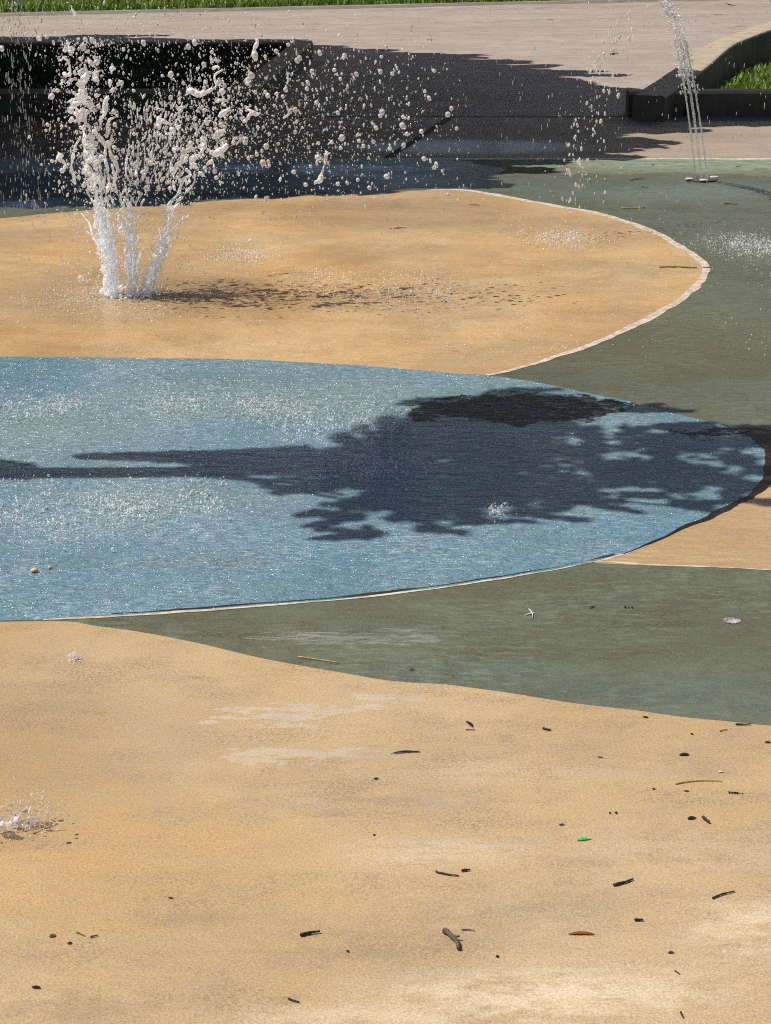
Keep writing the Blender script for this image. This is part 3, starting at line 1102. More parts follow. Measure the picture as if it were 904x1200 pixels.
def stream(base_u, w0, pts, n, w1, rad=(1.5, 0.7), voxel=0.0024, extra=()):
    """a rising stream: many thin threads that fan out, tear and throw beads"""
    it = []
    for k in range(n):
        a = max(-1.3, min(1.3, G(0, 0.6)))
        m = len(pts)
        stop = 1.0 if k < n * 0.3 else U(0.45, 1.0)
        path, rr = [], []
        for i_, (u, v) in enumerate(pts):
            f = i_ / (m - 1)
            if f > stop + 0.2:
                break
            w = w0 + (w1 - w0) * f
            path.append((u + a * w + G(0, 0.10) * w, v + G(0, 3) * f))
            rr.append((rad[0] + (rad[1] - rad[0]) * f) * U(0.7, 1.3))
        if len(path) < 3:
            continue
        strand(it, path, rr, YB + G(0, 0.02), dY=(0, G(0, 0.07)), jit=0.7, lump=0.75, amp=w1 * 0.7, brk=1.0)
        for q in range(12):
            f = U(0.1, 1.15)
            x = f * (m - 1)
            k0 = min(int(x), m - 2)
            u = pts[k0][0] + (pts[k0 + 1][0] - pts[k0][0]) * (x - k0) + G(0, 0.8) * (w0 + (w1 - w0) * f)
            v = pts[k0][1] + (pts[k0 + 1][1] - pts[k0][1]) * (x - k0)
            yy = YB + G(0, 0.04)
            it.append((dp(u, v, yy), U(0.5, 1.5) * mpp(yy, .3), None, 1))
    for path, rr in extra:
        strand(it, path, rr, YB, dY=(G(0, .03), G(0, .08)), jit=0.5, lump=0.5)
    return fused('stream', it, M['water_base'], burst, voxel=voxel, smooth=3)


stream(129, 5, [(130, 346), (128, 315), (125, 285), (121, 258), (117, 232), (112, 205), (107, 180)], 34, 13, extra=[
    ([(128, 340), (124, 310), (116, 285), (108, 276), (101, 272)], [2.4, 2.6, 2.5, 2.2, 1.6]),
    ([(122, 300), (112, 282), (104, 262), (96, 250)], [1.4, 1.8, 1.4, 1.0]),
    ([(126, 345), (122, 320), (118, 300), (112, 290)], [1.6, 1.6, 1.2, 0.8])])
stream(152, 5, [(153, 346), (152, 318), (150, 290), (148, 262), (146, 236), (148, 212)], 28, 14, rad=(1.4, 0.6))
stream(172, 5, [(171, 346), (178, 322), (186, 300), (194, 279), (201, 258), (209, 236)], 26, 13, rad=(1.5, 0.7), extra=[
    ([(176, 330), (186, 302), (196, 280), (208, 264), (220, 254), (229, 246)], [2, 2.2, 2.4, 2.2, 1.8, 1.0]),
    ([(190, 290), (193, 262), (198, 244), (206, 230), (214, 212), (226, 205)], [1.4, 1.6, 1.8, 2.0, 2.2, 1.6]),
    ([(196, 262), (206, 240), (216, 228), (226, 215), (228, 202)], [1.2, 1.6, 1.8, 1.6, 1.2]),
    ([(205, 222), (204, 208), (200, 192), (205, 180)], [1.4, 1.8, 1.8, 1.4])])


def split_loose(o):
    """pieces of comparable size that do not touch become parts of their own"""
    bm = bmesh.new()
    bm.from_mesh(o.data)
    seen, isl = set(), []
    for v in bm.verts:
        if v in seen:
            continue
        stack, comp = [v], []
        seen.add(v)
        while stack:
            w = stack.pop()
            comp.append(w)
            for e in w.link_edges:
                x = e.other_vert(w)
                if x not in seen:
                    seen.add(x)
                    stack.append(x)
        isl.append(comp)
    isl.sort(key=len, reverse=True)
    for comp in isl[1:]:
        if len(comp) < 0.25 * len(isl[0]):
            continue
        idx = {v: i for i, v in enumerate(comp)}
        faces = {f for v in comp for f in v.link_faces}
        me = bpy.data.meshes.new(o.name)
        me.from_pydata([tuple(v.co) for v in comp], [], [tuple(idx[v] for v in f.verts) for f in faces])
        link('water_chunk', me, M['water_foam'], o.parent, True)
    for comp in isl[1:]:
        if len(comp) >= 0.25 * len(isl[0]):
            bmesh.ops.delete(bm, geom=comp, context='VERTS')
    bm.to_mesh(o.data)
    bm.free()
    return o


def chunk(strands=(), clumps=(), name='water_chunk', dz=0.12, lump=0.5):
    it = []
    d0 = G(0, dz)
    for path, rad in strands:
        strand(it, path, rad, YB + d0, dY=(G(0, .02), G(0, .05)), lump=lump * 1.7, jit=0.6)
    for (u, v, r) in clumps:
        clump(it, u, v, r, YB + d0 + G(0, 0.02), 8)
    return split_loose(fused(name, it, M['water_foam'], burst, voxel=0.0024, smooth=1))


# broken-up white head of the left stream: one piece of water after another
chunk([([(110, 215), (104, 195), (100, 170), (96, 150)], [2, 2.4, 2.6, 3]), ([(118, 225), (113, 200), (108, 180), (110, 160)], [1.8, 2.4, 3, 3])],
      [(99, 198, 5), (107, 208, 5), (115, 212, 5), (108, 170, 7), (110, 188, 6), (100, 150, 6), (106, 160, 5)], dz=0.03)
chunk([([(96, 140), (90, 124), (97, 110), (100, 92), (98, 76)], [3.4, 4, 3.4, 3, 2])], [(88, 128, 9), (96, 132, 8), (104, 120, 7), (92, 142, 5), (84, 140, 4)], dz=0.03)
chunk([([(96, 120), (88, 116), (79, 120)], [3, 2.4, 2])], [(92, 109, 7)])
chunk([([(114, 94), (112, 80), (104, 66)], [2.4, 2, 1.6])], [(96, 96, 6), (90, 85, 5), (100, 106, 4)])
chunk([([(79, 70), (82, 80), (83, 92)], [2, 1.2, 1.0])], [(78, 84, 6), (74, 96, 4)])
chunk((), [(77, 56, 6), (84, 60, 5), (79, 50, 3)])
chunk((), [(70, 69, 3.4)])
chunk((), [(77, 68, 3.4)])
chunk([([(113, 92), (110, 82), (107, 70)], [2.8, 2.0, 1.4])])
chunk([([(131, 96), (130, 106), (126, 118), (120, 132), (116, 137)], [2.2, 1.8, 2.2, 2.8, 2.6])])
chunk([([(132, 80), (131, 86)], [3.6, 2.8])], [(132, 82, 4)])
chunk([([(126, 150), (128, 141), (134, 138)], [2.2, 2.4, 1.6]), ([(127, 150), (125, 160)], [2, 1.2])])
chunk((), [(110, 47, 4), (114, 51, 3)])
chunk([([(122, 172), (117, 160), (113, 150)], [2, 2.6, 2])], [(115, 148, 5)])
chunk([([(88, 215), (84, 195), (88, 175), (94, 160)], [1.8, 2.0, 1.6, 1.4])])
chunk([([(126, 225), (128, 200), (122, 185), (127, 165)], [1.8, 2.0, 2.4, 1.4])])
chunk([([(140, 240), (137, 215), (136, 190), (130, 172), (134, 155)], [1.6, 1.8, 2, 1.6, 1.2])])
chunk((), [(72, 186, 6), (77, 193, 5), (69, 180, 3)])
chunk((), [(88, 205, 4)])
chunk([([(133, 218), (134, 205), (131, 192)], [1.6, 1.6, 1.2])])
# torn pieces thrown up to the right
for path, rad in [
    ([(205, 200), (212, 190), (222, 188), (230, 192)], [2, 3, 3.2, 2.4]), ([(222, 205), (226, 190), (236, 182)], [2.4, 3.2, 3]),
    ([(187, 150), (188, 141), (196, 144), (202, 140)], [2.2, 2.6, 2, 2.2]), ([(219, 111), (224, 106), (232, 110), (238, 108)], [2.2, 2.6, 2.6, 2.2]),
    ([(238, 110), (248, 106), (254, 100), (252, 88), (258, 80)], [1.6, 2.4, 1.4, 1.8, 2.6]), ([(252, 80), (258, 78), (263, 81)], [2, 2.6, 1.6]),
    ([(254, 119), (262, 117), (268, 119)], [2, 2.6, 2]), ([(257, 136), (264, 130), (270, 126)], [2.4, 3.2, 2]),
    ([(286, 142), (292, 136), (291, 128), (300, 133), (307, 132)], [2, 2.4, 2, 1.8, 1.2]), ([(252, 160), (262, 152), (266, 148)], [2.8, 3.6, 2]),
    ([(234, 172), (242, 168), (236, 162)], [2.4, 3.4, 2.8]), ([(252, 182), (260, 176), (264, 170)], [2.4, 3.4, 2.4]),
    ([(300, 70), (298, 62), (301, 50), (299, 46)], [2.2, 2.2, 2, 1.6]), ([(368, 213), (374, 211), (380, 202), (381, 190), (383, 178)], [2.6, 3.0, 2.0, 1.2, 2.2]),
    ([(333, 138), (338, 132), (336, 124)], [1.4, 2, 1.2]), ([(240, 195), (246, 188), (250, 196)], [2.4, 2.4, 1.6]), ([(338, 96), (337, 86), (343, 90)], [1.6, 1.6, 1.6]),
    ([(160, 205), (163, 190), (168, 176)], [1.2, 1.2, .8]), ([(172, 200), (175, 186), (181, 170)], [1.2, 1.2, .8]), ([(150, 210), (148, 190), (151, 172)], [1.2, 1.2, .8]),
    ([(88, 22), (86, 14), (83, 10)], [1.6, 1.6, 1.2]), ([(84, 10), (80, 4), (77, 3)], [1.6, 1.2, 1.2]), ([(196, 262), (203, 246), (213, 236)], [1, 1.4, 1]),
]:
    chunk([(path, rad)], lump=0.45)
for (u, v, r) in [(216, 185, 5), (206, 176, 4), (226, 172, 5), (237, 180, 5), (246, 178, 4), (228, 196, 5), (212, 198, 4), (198, 158, 4), (209, 150, 3.4), (262, 164, 4),
                  (255, 70, 4), (395, 88, 3), (235, 205, 4), (220, 212, 4), (383, 180, 3.6), (373, 190, 3.2)]:
    chunk((), [(u, v, r)])
# boiling foot of the streams
it = []
for k in range(150):
    a = U(0, 6.283)
    rr = abs(G(0, 1))
    u = 150 + math.cos(a) * (16 + rr * 12)
    v = 345 + math.sin(a) * (3 + rr * 2.5)
    q = gp(u, v)
    it.append(((q.x, q.y, U(0.0, 0.02)), U(0.004, 0.011), None, 1))
fused('foot', it, M['water_base'], burst)

# --- separate drops: the largest 290 are objects of their own, the fine spray is one object
drop_meshes = []
for k in range(12):
    V, Fc = ICO2
    s1, s2 = U(0.8, 1.05), U(0.9, 1.45)
    amp = U(0.10, 0.42)
    vv = []
    for v in V:
        d = 1 + amp * noise.noise((v[0] * 1.3 + k * 5, v[1] * 1.3, v[2] * 1.3))
        vv.append((v[0] * s1 * d, v[1] * d, v[2] * s2 * d))
    me = bpy.data.meshes.new('water_drop')
    me.from_pydata(vv, [], Fc)
    me.materials.append(M['water_drop'] if k % 3 else M['glint_drop'])
    for p in me.polygons:
        p.use_smooth = True
    drop_meshes.append(me)


def burst_px():
    """where a drop of the burst is seen: thick round the streams, thin out to the right and above"""
    c = R()
    if c < 0.20:
        return 104 + G(0, 1) * 24, U(45, 225)
    if c < 0.46:
        v = 150 + G(0, 1) * 42
        return 232 + G(0, 1) * 40 + (150 - v) * 0.25, v
    if c < 0.60:
        return 300 + G(0, 1) * 60, 135 + G(0, 1) * 50
    if c < 0.72:
        return 390 + G(0, 1) * 75, 150 + G(0, 1) * 48
    if c < 0.80:
        return 150 + G(0, 1) * 45, U(170, 330)
    if c < 0.86:
        return 150 + G(0, 1) * 90, U(2, 60)
    return U(60, 540), U(20, 235)


cands = []
while len(cands) < 7800:
    u, v = burst_px()
    if v > 335 or u > 570 or u < 2 or v < -30:
        continue
    if v > 235 and R() < 0.55:
        continue
    r = min(3.7, math.exp(G(-0.60, 0.68)) * 0.95)
    if v < 45 and r > 2.2:
        r *= 0.6
    cands.append((r, u, v, G(0, 0.16)))
for (u, v, r) in [(46, 45, 3.6), (55, 43, 2.8), (2, 57, 3.8), (63, 50, 2.2), (67, 106, 2.8), (65, 96, 2.2), (56, 146, 2.6), (73, 200, 3.6), (314, 112, 4.0), (290, 98, 3.0),
                  (366, 84, 3.4), (375, 62, 3.6), (392, 82, 3.0), (361, 97, 3.2), (283, 160, 3.4), (371, 120, 2.8), (396, 132, 2.8), (324, 60, 3.2), (252, 201, 3.4),
                  (418, 87, 3.0), (446, 84, 3.2), (509, 83, 2.8), (525, 134, 3.8), (494, 154, 3.6), (497, 186, 3.6), (453, 207, 3.4), (426, 171, 3.2), (441, 150, 3.2),
                  (503, 115, 3.2), (498, 107, 2.6), (398, 42, 2.6), (477, 157, 3.0), (457, 174, 3.2), (438, 166, 2.8), (421, 165, 2.8), (360, 104, 3.0), (335, 105, 2.8)]:
    cands.append((r * 0.88, u, v, G(0, 0.10)))
cands.sort(reverse=True)
GR = 'single drops thrown out by the tall water burst'
fine = []
for i, (r, u, v, dy) in enumerate(cands):
    Y = YB + dy
    q = dp(u, v, Y)
    if q.z < 0.01:
        continue
    k = mpp(Y, q.z)
    if i < 235:
        o = bpy.data.objects.new('water_drop', random.choice(drop_meshes))
        COL.objects.link(o)
        o.location = q
        sc = r * k
        o.scale = (sc, sc, sc)
        o.rotation_euler = (U(-.5, .5), U(-.5, .5), U(0, 6.28))
        tag(o, 'round glassy white drop flying free around the tall water burst', 'drop', GR)
    else:
        st_ = U(1, 2.2)
        ax = Vector((G(0, .3), G(0, .3), 1)).normalized()
        fine.append((q, r * k * 0.9, ax, st_))
# mist of small drops round the foot of the streams
for k in range(1100):
    v = 345 - abs(G(0, 1)) * 65
    f = (345 - v) / 150
    u = 151 + G(0, 1) * (24 + 34 * f)
    yy = YB + G(0, 0.10)
    q = dp(u, v, yy)
    if q.z > 0.005:
        fine.append((q, (0.35 + 0.9 * R() ** 2) * mpp(yy, .2), Vector((G(0, .4), G(0, .4), 1)).normalized(), U(1, 2)))
# slanting threads between the two plumes
for k in range(420):
    u, v = U(148, 215), U(120, 215)
    ax = Vector(((u - 155) / 130 + G(0, .12), G(0, .1), 1)).normalized()
    q = dp(u, v, YB + G(0, .12))
    fine.append((q, U(0.6, 1.2) * mpp(YB, .4), ax, U(2.0, 4.5)))
o = link('water_spray', blobs_mesh('water_spray', fine), M['water_drop'], smooth=True)
o.data.materials.append(M['glint_drop'])
for i_, p_ in enumerate(o.data.polygons):
    if (i_ // 80) % 5 < 2:
        p_.material_index = 1
tag(o, 'fine white spray hanging in the air around the tall water burst', 'spray', kind='stuff')

# --- the arching jet on the right: thin laminar streams from a ring nozzle, broken into drops as they come down
N0 = gp(822, 211)
L0 = gp(658, 283)
HJ = 1.06
nz_ = tag(empty('jet_nozzle', (N0.x, N0.y, 0)), 'round flush nozzle plate with pale bosses under the arching jet', 'nozzle')


def disc(bm, c, r0, r1, z0, z1, seg=28):
    rings = []
    for r, z in ((r0, z0), (r0, z1 - 0.002), (r0 - 0.003, z1), (r1, z1)):
        rings.append([bm.verts.new((c[0] + math.cos(k / seg * 6.28318) * r, c[1] + math.sin(k / seg * 6.28318) * r, z)) for k in range(seg)])
    for a, b in zip(rings, rings[1:]):
        for k in range(seg):
            bm.faces.new((a[k], a[(k + 1) % seg], b[(k + 1) % seg], b[k]))
    return rings[-1]


bm = bmesh.new()
rg = disc(bm, (0, 0), 0.085, 0.02, 0.001, 0.009)
bm.faces.new(rg)
from_bm('plate', bm, simple_mat('dull_bronze', (0.05, 0.05, 0.045), (0.10, 0.095, 0.08), 40, 0.45, 0.2), nz_)
bosm = simple_mat('pale_brass', (0.62, 0.50, 0.40), (0.5, 0.4, 0.3), 50, 0.4, 0.1)
for (dx, dy) in ((-0.072, -0.03), (0.075, 0.03), (0.0, -0.075)):
    bm = bmesh.new()
    rg = disc(bm, (dx, dy), 0.022, 0.006, 0.0095, 0.016, 16)
    bm.faces.new(rg)
    from_bm('boss', bm, bosm, nz_)


def jet_pos(s, du=0, dv=0):
    p = N0.lerp(L0, s)
    return Vector((p.x + du, p.y + dv, 0.012 + 4 * HJ * s * (1 - s)))


jet = tag(empty('arching_jet', (0, 0, 0)), 'clear bundle of thin water streams rising from the nozzle plate at far right', 'water jet')
for k in range(6):
    a = k / 6 * 6.28318 + 0.3
    du, dv = 0.036 * math.cos(a), 0.030 * math.sin(a)
    bm = bmesh.new()
    ptsj, rad = [], []
    n = 70
    S1 = 0.24
    sd = R() * 50
    for i in range(n + 1):
        s = S1 * i / n
        spread = 1 - s * 0.9
        p = jet_pos(s, du * spread, dv * spread)
        p.x += 0.0025 * noise.noise((i * 0.2, sd, 0)) * (s / S1) * 2
        ptsj.append(p)
        rad.append(0.0034 * (1 + 0.35 * (s / S1) * math.sin(i * 1.5 + sd)))
    tube_bm(bm, ptsj, rad, 8)
    from_bm('thin_stream', bm, M['water_clear'], jet, True)
# beads where the streams break up, and drops on the way down
beads = []
for k in range(520):
    s = U(0.13, 0.42)
    p = jet_pos(s, G(0, 0.026), G(0, 0.024))
    sl_ = Vector((L0.x - N0.x, L0.y - N0.y, 4 * HJ * (1 - 2 * s))).normalized()
    beads.append((p, U(0.0022, 0.0062), sl_, U(1.0, 2.6)))
me = blobs_mesh('bead_chain', beads, ICO1)
bc = link('bead_chain', me, M['water_drop'], jet, True)
bc['kind'] = 'stuff'

GR2 = 'drops falling at the end of the arching jet'
k = 0
tries = 0
bits = []
while k < 88:
    s = U(0.66, 0.965)
    spread = 0.032 + 0.05 * (s - 0.6)
    p = jet_pos(s, G(0, spread), G(0, spread * 1.2))
    if p.z < 0.02:
        continue
    o = bpy.data.objects.new('falling_drop', random.choice(drop_meshes))
    COL.objects.link(o)
    o.location = p
    r = U(0.0045, 0.0085)
    o.scale = (r * 0.8, r * 0.8, r * 1.35)
    o.rotation_euler = (U(-.2, .2), 0.22 + U(-.15, .15), U(0, 6.28))
    tag(o, 'clear drop falling where the arching jet comes down', 'drop', GR2)
    k += 1
for k in range(260):
    s = U(0.5, 0.985)
    spread = 0.05 + 0.07 * (s - 0.5)
    p = jet_pos(s, G(0, spread), G(0, spread))
    bits.append((p, U(0.0015, 0.0035), Vector((0.2, 0, 1)).normalized(), U(1, 3)))
tag(link('falling_spray', blobs_mesh('falling_spray', bits), M['water_drop'], smooth=True), 'fine drops scattered around the falling end of the arching jet',
    'spray', kind='stuff')

# --- the faint curtain coming down at the far left and the drizzle in the air
bits = []
Lf = gp(32, 250)
for k in range(420):
    z = U(0.02, 1.1)
    x = Lf.x + G(0, 0.05) + z * 0.02
    y = Lf.y + G(0, 0.08)
    bits.append(((x, y, z), U(0.0011, 0.0022), Vector((0.02, 0, 1)).normalized(), U(4, 10)))
tag(link('falling_curtain', blobs_mesh('falling_curtain', bits), M['water_clear'], smooth=True), 'faint curtain of falling water threads at the left edge behind the burst',
    'water curtain', kind='stuff')
bits = []
for k in range(900):
    u, v = U(-40, 940), U(-20, 330)
    if R() < 0.35:
        u = abs(G(0, 180))
    Y = U(5.5, 9.5)
    q = dp(u, v, Y)
    if q.z < 0.03:
        continue
    bits.append((q, U(0.0009, 0.0019), Vector((G(0, .04), 0, 1)).normalized(), U(3, 8)))
tag(link('drizzle', blobs_mesh('drizzle', bits), M['water_clear'], smooth=True), 'thin drizzle falling through the air over the far half of the pad', 'drizzle', kind='stuff')


# --- splashes where water lands
def splash(u, v, wpx, hpx, n, label, strands=5, r=(0.0012, 0.0034), mat='water_drop', group=None, crown=True):
    c = gp(u, v)
    k = mpp(c.y)
    W, Hh = wpx * k, hpx * k
    root = tag(empty('splash', (c.x, c.y, 0)), label, 'splash', group)
    items = []
    for _ in range(n * 2):
        x = G(0, 0.42) * W
        y = G(0, 0.42) * W * 1.2
        z = min(abs(G(0, 0.30)), 1) ** 1.4 * Hh * math.exp(-((x / W) ** 2) * 1.2)
        rr = U(*r) * (0.6 if R() < 0.7 else U(0.8, 1.3))
        items.append(((x, y, 0.003 + z), rr, Vector((G(0, .6), G(0, .4), 1)).normalized(), U(1, 1.6)))
    sp_ = link('spatter', blobs_mesh('spatter', items), M[mat], root, True)
    sp_['kind'] = 'stuff'
    if crown and strands:
        for s_ in range(max(2, int(strands * 0.5))):
            it_ = []
            a = U(0, 6.283)
            d = Vector((math.cos(a), math.sin(a), 0))
            cx, cy = G(0, 0.3) * W, G(0, 0.35) * W
            hh = Hh * U(0.12, 0.5) * (1 if R() < 0.8 else 1.6)
            run = hh * U(0.3, 1.2)
            m = 14
            brk = U(0.5, 1.0)
            for i in range(m):
                f = i / (m - 1)
                if f > brk and i % 3:
                    continue
                p = Vector((cx, cy, 0)) + d * run * f + Vector((0, 0, 0.003 + hh * (1.3 * f - 0.5 * f * f)))
                rr = r[1] * 0.7 * (1.0 - 0.55 * f) * (1 + 0.5 * noise.noise((f * 7, s_, a)))
                it_.append((p + Vector((G(0, .001), G(0, .001), 0)), max(0.0008, rr), None, 1))
            link('splash_strand', blobs_mesh('splash_strand', it_), M[mat], root, True)
    return root


ns = splash(20, 966, 54, 40, 60, 'clear splash on the near tan paint at the left edge', 6, (0.0010, 0.0036), 'near_water')
YN = gp(20, 970).y
wl_ = []
for path, rad in [([(-22, 966), (-8, 958), (4, 964), (14, 970)], [5, 7, 6, 3]), ([(-14, 972), (2, 974), (18, 972), (30, 966)], [4, 5, 5, 4]),
                  ([(8, 966), (20, 962), (30, 966), (40, 962)], [4, 5, 4.5, 4]), ([(28, 966), (38, 958), (46, 962), (54, 966), (58, 958)], [3, 4, 3, 2.5, 1.6]),
                  ([(30, 964), (34, 952), (38, 944), (44, 940), (52, 946), (57, 955)], [2.2, 1.6, 1.4, 1.6, 1.6, 1.4]), ([(14, 962), (12, 952), (6, 948)], [2.6, 2, 1.4]),
                  ([(22, 962), (27, 951), (35, 946)], [2, 1.6, 1.2]), ([(44, 960), (50, 948), (56, 943)], [1.8, 1.3, 1.0]), ([(0, 962), (-3, 950), (4, 944)], [2.6, 1.8, 1.2])]:
    strand(wl_, path, rad, YN, dY=(G(0, .015), G(0, .03)), lump=0.6, jit=0.4)
o = fused('water_lip', wl_, M['near_water'], ns, voxel=0.0017, smooth=3)
o.matrix_parent_inverse = Matrix.Translation(-ns.location)
for (u, v, r_) in [(38, 932, 2.6), (51, 935, 2.8), (52, 928, 2.0), (17, 912, 1.8), (9, 944, 1.8), (46, 946, 2), (70, 944, 1.4), (58, 940, 1.5), (28, 938, 1.4)]:
    q = dp(u, v, YN + G(0, .02))
    o = link('bead', blobs_mesh('bead', [((0, 0, 0), r_ * mpp(YN), Vector((0.1, 0, 1)).normalized(), 1.3)], ICO2), M['near_water'], ns, True)
    o.location = q - ns.location
SPL = [
    (660, 281, 60, 14, 330, 'white splash on the tan paint where the arching jet lands', 10),
    (886, 291, 70, 20, 560, 'white splash on the green paint below the arching jet', 12),
    (286, 302, 60, 18, 210, 'white splash on the far tan paint just right of the water burst', 8),
    (470, 341, 110, 22, 260, 'wide splash of white flecks on the far tan paint right of the burst', 6),
    (380, 330, 70, 14, 120, 'thin scatter of splash flecks on the far tan paint nearest the blue', 4),
    (120, 352, 120, 16, 330, 'low splash around the left foot of the water burst', 5),
    (28, 484, 60, 24, 150, 'small splash on the blue paint at its far left corner', 9),
    (78, 476, 40, 22, 80, 'small splash on the blue paint between the corner splash and the spiky one', 7),
    (206, 478, 62, 32, 170, 'spiky crown splash on the blue paint above the thin branch shadow', 14),
    (305, 480, 66, 22, 150, 'foamy splash on the blue paint right of the spiky crown', 9),
    (372, 500, 90, 30, 260, 'broad splash along the upper edge of the tree shadow', 14),
    (450, 498, 46, 40, 150, 'tall crown splash on the blue paint by the dark brown patch', 16),
    (432, 548, 80, 26, 150, 'bubbling splash inside the tree shadow', 12),
    (585, 600, 30, 18, 60, 'tiny sparkling splash at the lower edge of the tree shadow', 8),
    (60, 605, 130, 26, 260, 'broad splash of white flecks on the blue paint below the trunk shadow', 10),
    (150, 598, 60, 34, 140, 'tall spiky splash on the blue paint below the trunk shadow', 12),
    (235, 590, 70, 20, 90, 'faint splash on the blue paint under the middle of the trunk shadow', 6),
    (86, 774, 10, 14, 14, 'tiny upright splash on the near tan paint', 4),
]
for u, v, w, h, n, lab, ns in SPL:
    splash(u, v, w, h, int(n * 1.5), lab, ns, (0.0012, 0.0034))
# flecks of water skipping over the wet paint everywhere
bits = []
while len(bits) < 7000:
    c = R()
    if c < 0.5:
        u, v = U(-30, 470), U(420, 640)
        if R() < 0.3 and v > 600:
            continue
    elif c < 0.85:
        u, v = U(-30, 620), U(240, 420)
    else:
        u, v = U(600, 930), U(250, 420)
    q = gp(u, v)
    if noise.noise((q.x * 2.2, q.y * 1.6, 4.0)) + 0.6 * noise.noise((q.x * 7, q.y * 5, 2.0)) < U(-0.1, 0.5):
        continue
    bits.append(((q.x, q.y, 0.003 + abs(G(0, 0.009))), 0.0007 + 0.0022 * R() ** 3, Vector((G(0, .5), G(0, .5), 1)).normalized(), U(1, 1.6)))
tag(link('skipping_flecks', blobs_mesh('skipping_flecks', bits, ICO0), M['water_drop'], smooth=True), 'white water flecks skipping over the wet tan and blue paint', 'spray', kind='stuff')


# ------------------------------------------------------------------ litter
LM = {}


def lmat(key, a, b):
    if key not in LM:
        LM[key] = simple_mat('litter_' + key, a, b, 160, 0.7, 0.5, 0.001)
    return LM[key]


COLS = {
    'dark': ((0.022, 0.015, 0.012), (0.05, 0.034, 0.026)), 'black': ((0.010, 0.009, 0.009), (0.025, 0.02, 0.02)), 'grey': ((0.07, 0.052, 0.042), (0.14, 0.105, 0.08)),
    'brown': ((0.10, 0.055, 0.028), (0.16, 0.09, 0.045)), 'rust': ((0.30, 0.075, 0.02), (0.42, 0.15, 0.05)), 'straw': ((0.42, 0.28, 0.10), (0.5, 0.35, 0.15)),
    'olive': ((0.11, 0.12, 0.04), (0.17, 0.16, 0.05)), 'lime': ((0.28, 0.32, 0.05), (0.35, 0.36, 0.08)), 'pale': ((0.62, 0.55, 0.40), (0.7, 0.62, 0.48)),
    'white': ((0.75, 0.73, 0.68), (0.8, 0.78, 0.74)), 'green': ((0.02, 0.62, 0.10), (0.10, 0.80, 0.22)), 'tanstone': ((0.55, 0.40, 0.24), (0.62, 0.48, 0.30)),
    'redstraw': ((0.28, 0.12, 0.05), (0.36, 0.17, 0.07)),
}
ZL = 0.0012


def litter(kind, col, a, b, thick, label, cat, nm):
    """a and b: ends in the photograph, thick: pixels"""
    A, B = gp(*a), gp(*b)
    c = (A + B) / 2
    k = mpp(c.y)
    r = max(0.0008, thick * k / 2 * 0.82)
    L = (B - A).length
    ang = math.atan2(B.y - A.y, B.x - A.x)
    o = None
    rs = random.Random(int(a[0] * 31 + a[1] * 7))
    bm = bmesh.new()
    if kind == 'twig':
        n = 9
        bend = rs.uniform(-0.10, 0.10) * L
        p_, rr = [], []
        for i in range(n):
            f = i / (n - 1)
            p_.append((-L / 2 + L * f, bend * (1 - (2 * f - 1) ** 2) + rs.uniform(-.04, .04) * r * 6, r * 0.9 + rs.uniform(0, .3) * r))
            rr.append(r * (1.0 - 0.35 * f) * rs.uniform(0.82, 1.15))
        tube_bm(bm, p_, rr, 9)
        if thick > 6:
            i = rs.choice((3, 4, 5))
            q = Vector(p_[i])
            tube_bm(bm, [q, q + Vector((r * 1.6, r * 2.0, r * 0.6))], [r * 0.5, r * 0.3], 6)
    elif kind == 'leaf':
        n = 11
        top = []
        for i in range(n):
            f = i / (n - 1)
            w = max(0.0006, r * 1.25 * math.sin(math.pi * (0.04 + 0.92 * f)) ** 0.8 * rs.uniform(0.8, 1.15))
            lift = 0.0008 + r * 0.12 * abs(math.sin(f * 3 + rs.uniform(-.3, .3)))
            x = -L / 2 + L * f
            cv = 0.07 * L * math.sin(f * math.pi) * (1 if rs.random() < .99 else -1)
            top.append([(x, cv - w, lift + w * 0.18), (x, cv - w * .5, lift + .1 * w), (x, cv, lift), (x, cv + w * .5, lift + .1 * w), (x, cv + w, lift + w * 0.18)])
        rows = [[bm.verts.new(p) for p in row] for row in top]
        for r0, r1 in zip(rows, rows[1:]):
            for j in range(4):
                bm.faces.new((r0[j], r0[j + 1], r1[j + 1], r1[j]))
        geom = bmesh.ops.solidify(bm, geom=bm.faces[:], thickness=0.0006)
    elif kind == 'stone':
        bmesh.ops.create_icosphere(bm, subdivisions=2, radius=1)
        for v in bm.verts:
            d = 1 + 0.25 * noise.noise(v.co * 1.4 + Vector((a[0], 0, 0)))
            v.co = Vector((v.co.x * L / 2 * d, v.co.y * L * 0.42 * d, v.co.z * r * d + r * 0.8))
    elif kind == 'crumbs':
        n = max(2, int(L / (r * 1.6)))
        for i in range(n):
            f = i / max(1, n - 1)
            ret = bmesh.ops.create_icosphere(bm, subdivisions=1, radius=1)
            s = r * rs.uniform(0.6, 1.1)
            for v in ret['verts']:
                v.co = Vector((v.co.x * s * 1.2 - L / 2 + L * f, v.co.y * s + rs.uniform(-.1, .1) * r, v.co.z * s * .8 + s * .8))
    o = from_bm(nm, bm, lmat(col, *COLS[col]), None, kind != 'leaf')
    o.location = (c.x, c.y, ZL)
    o.rotation_euler = (0, 0, ang)
    tag(o, label, cat)
    return o


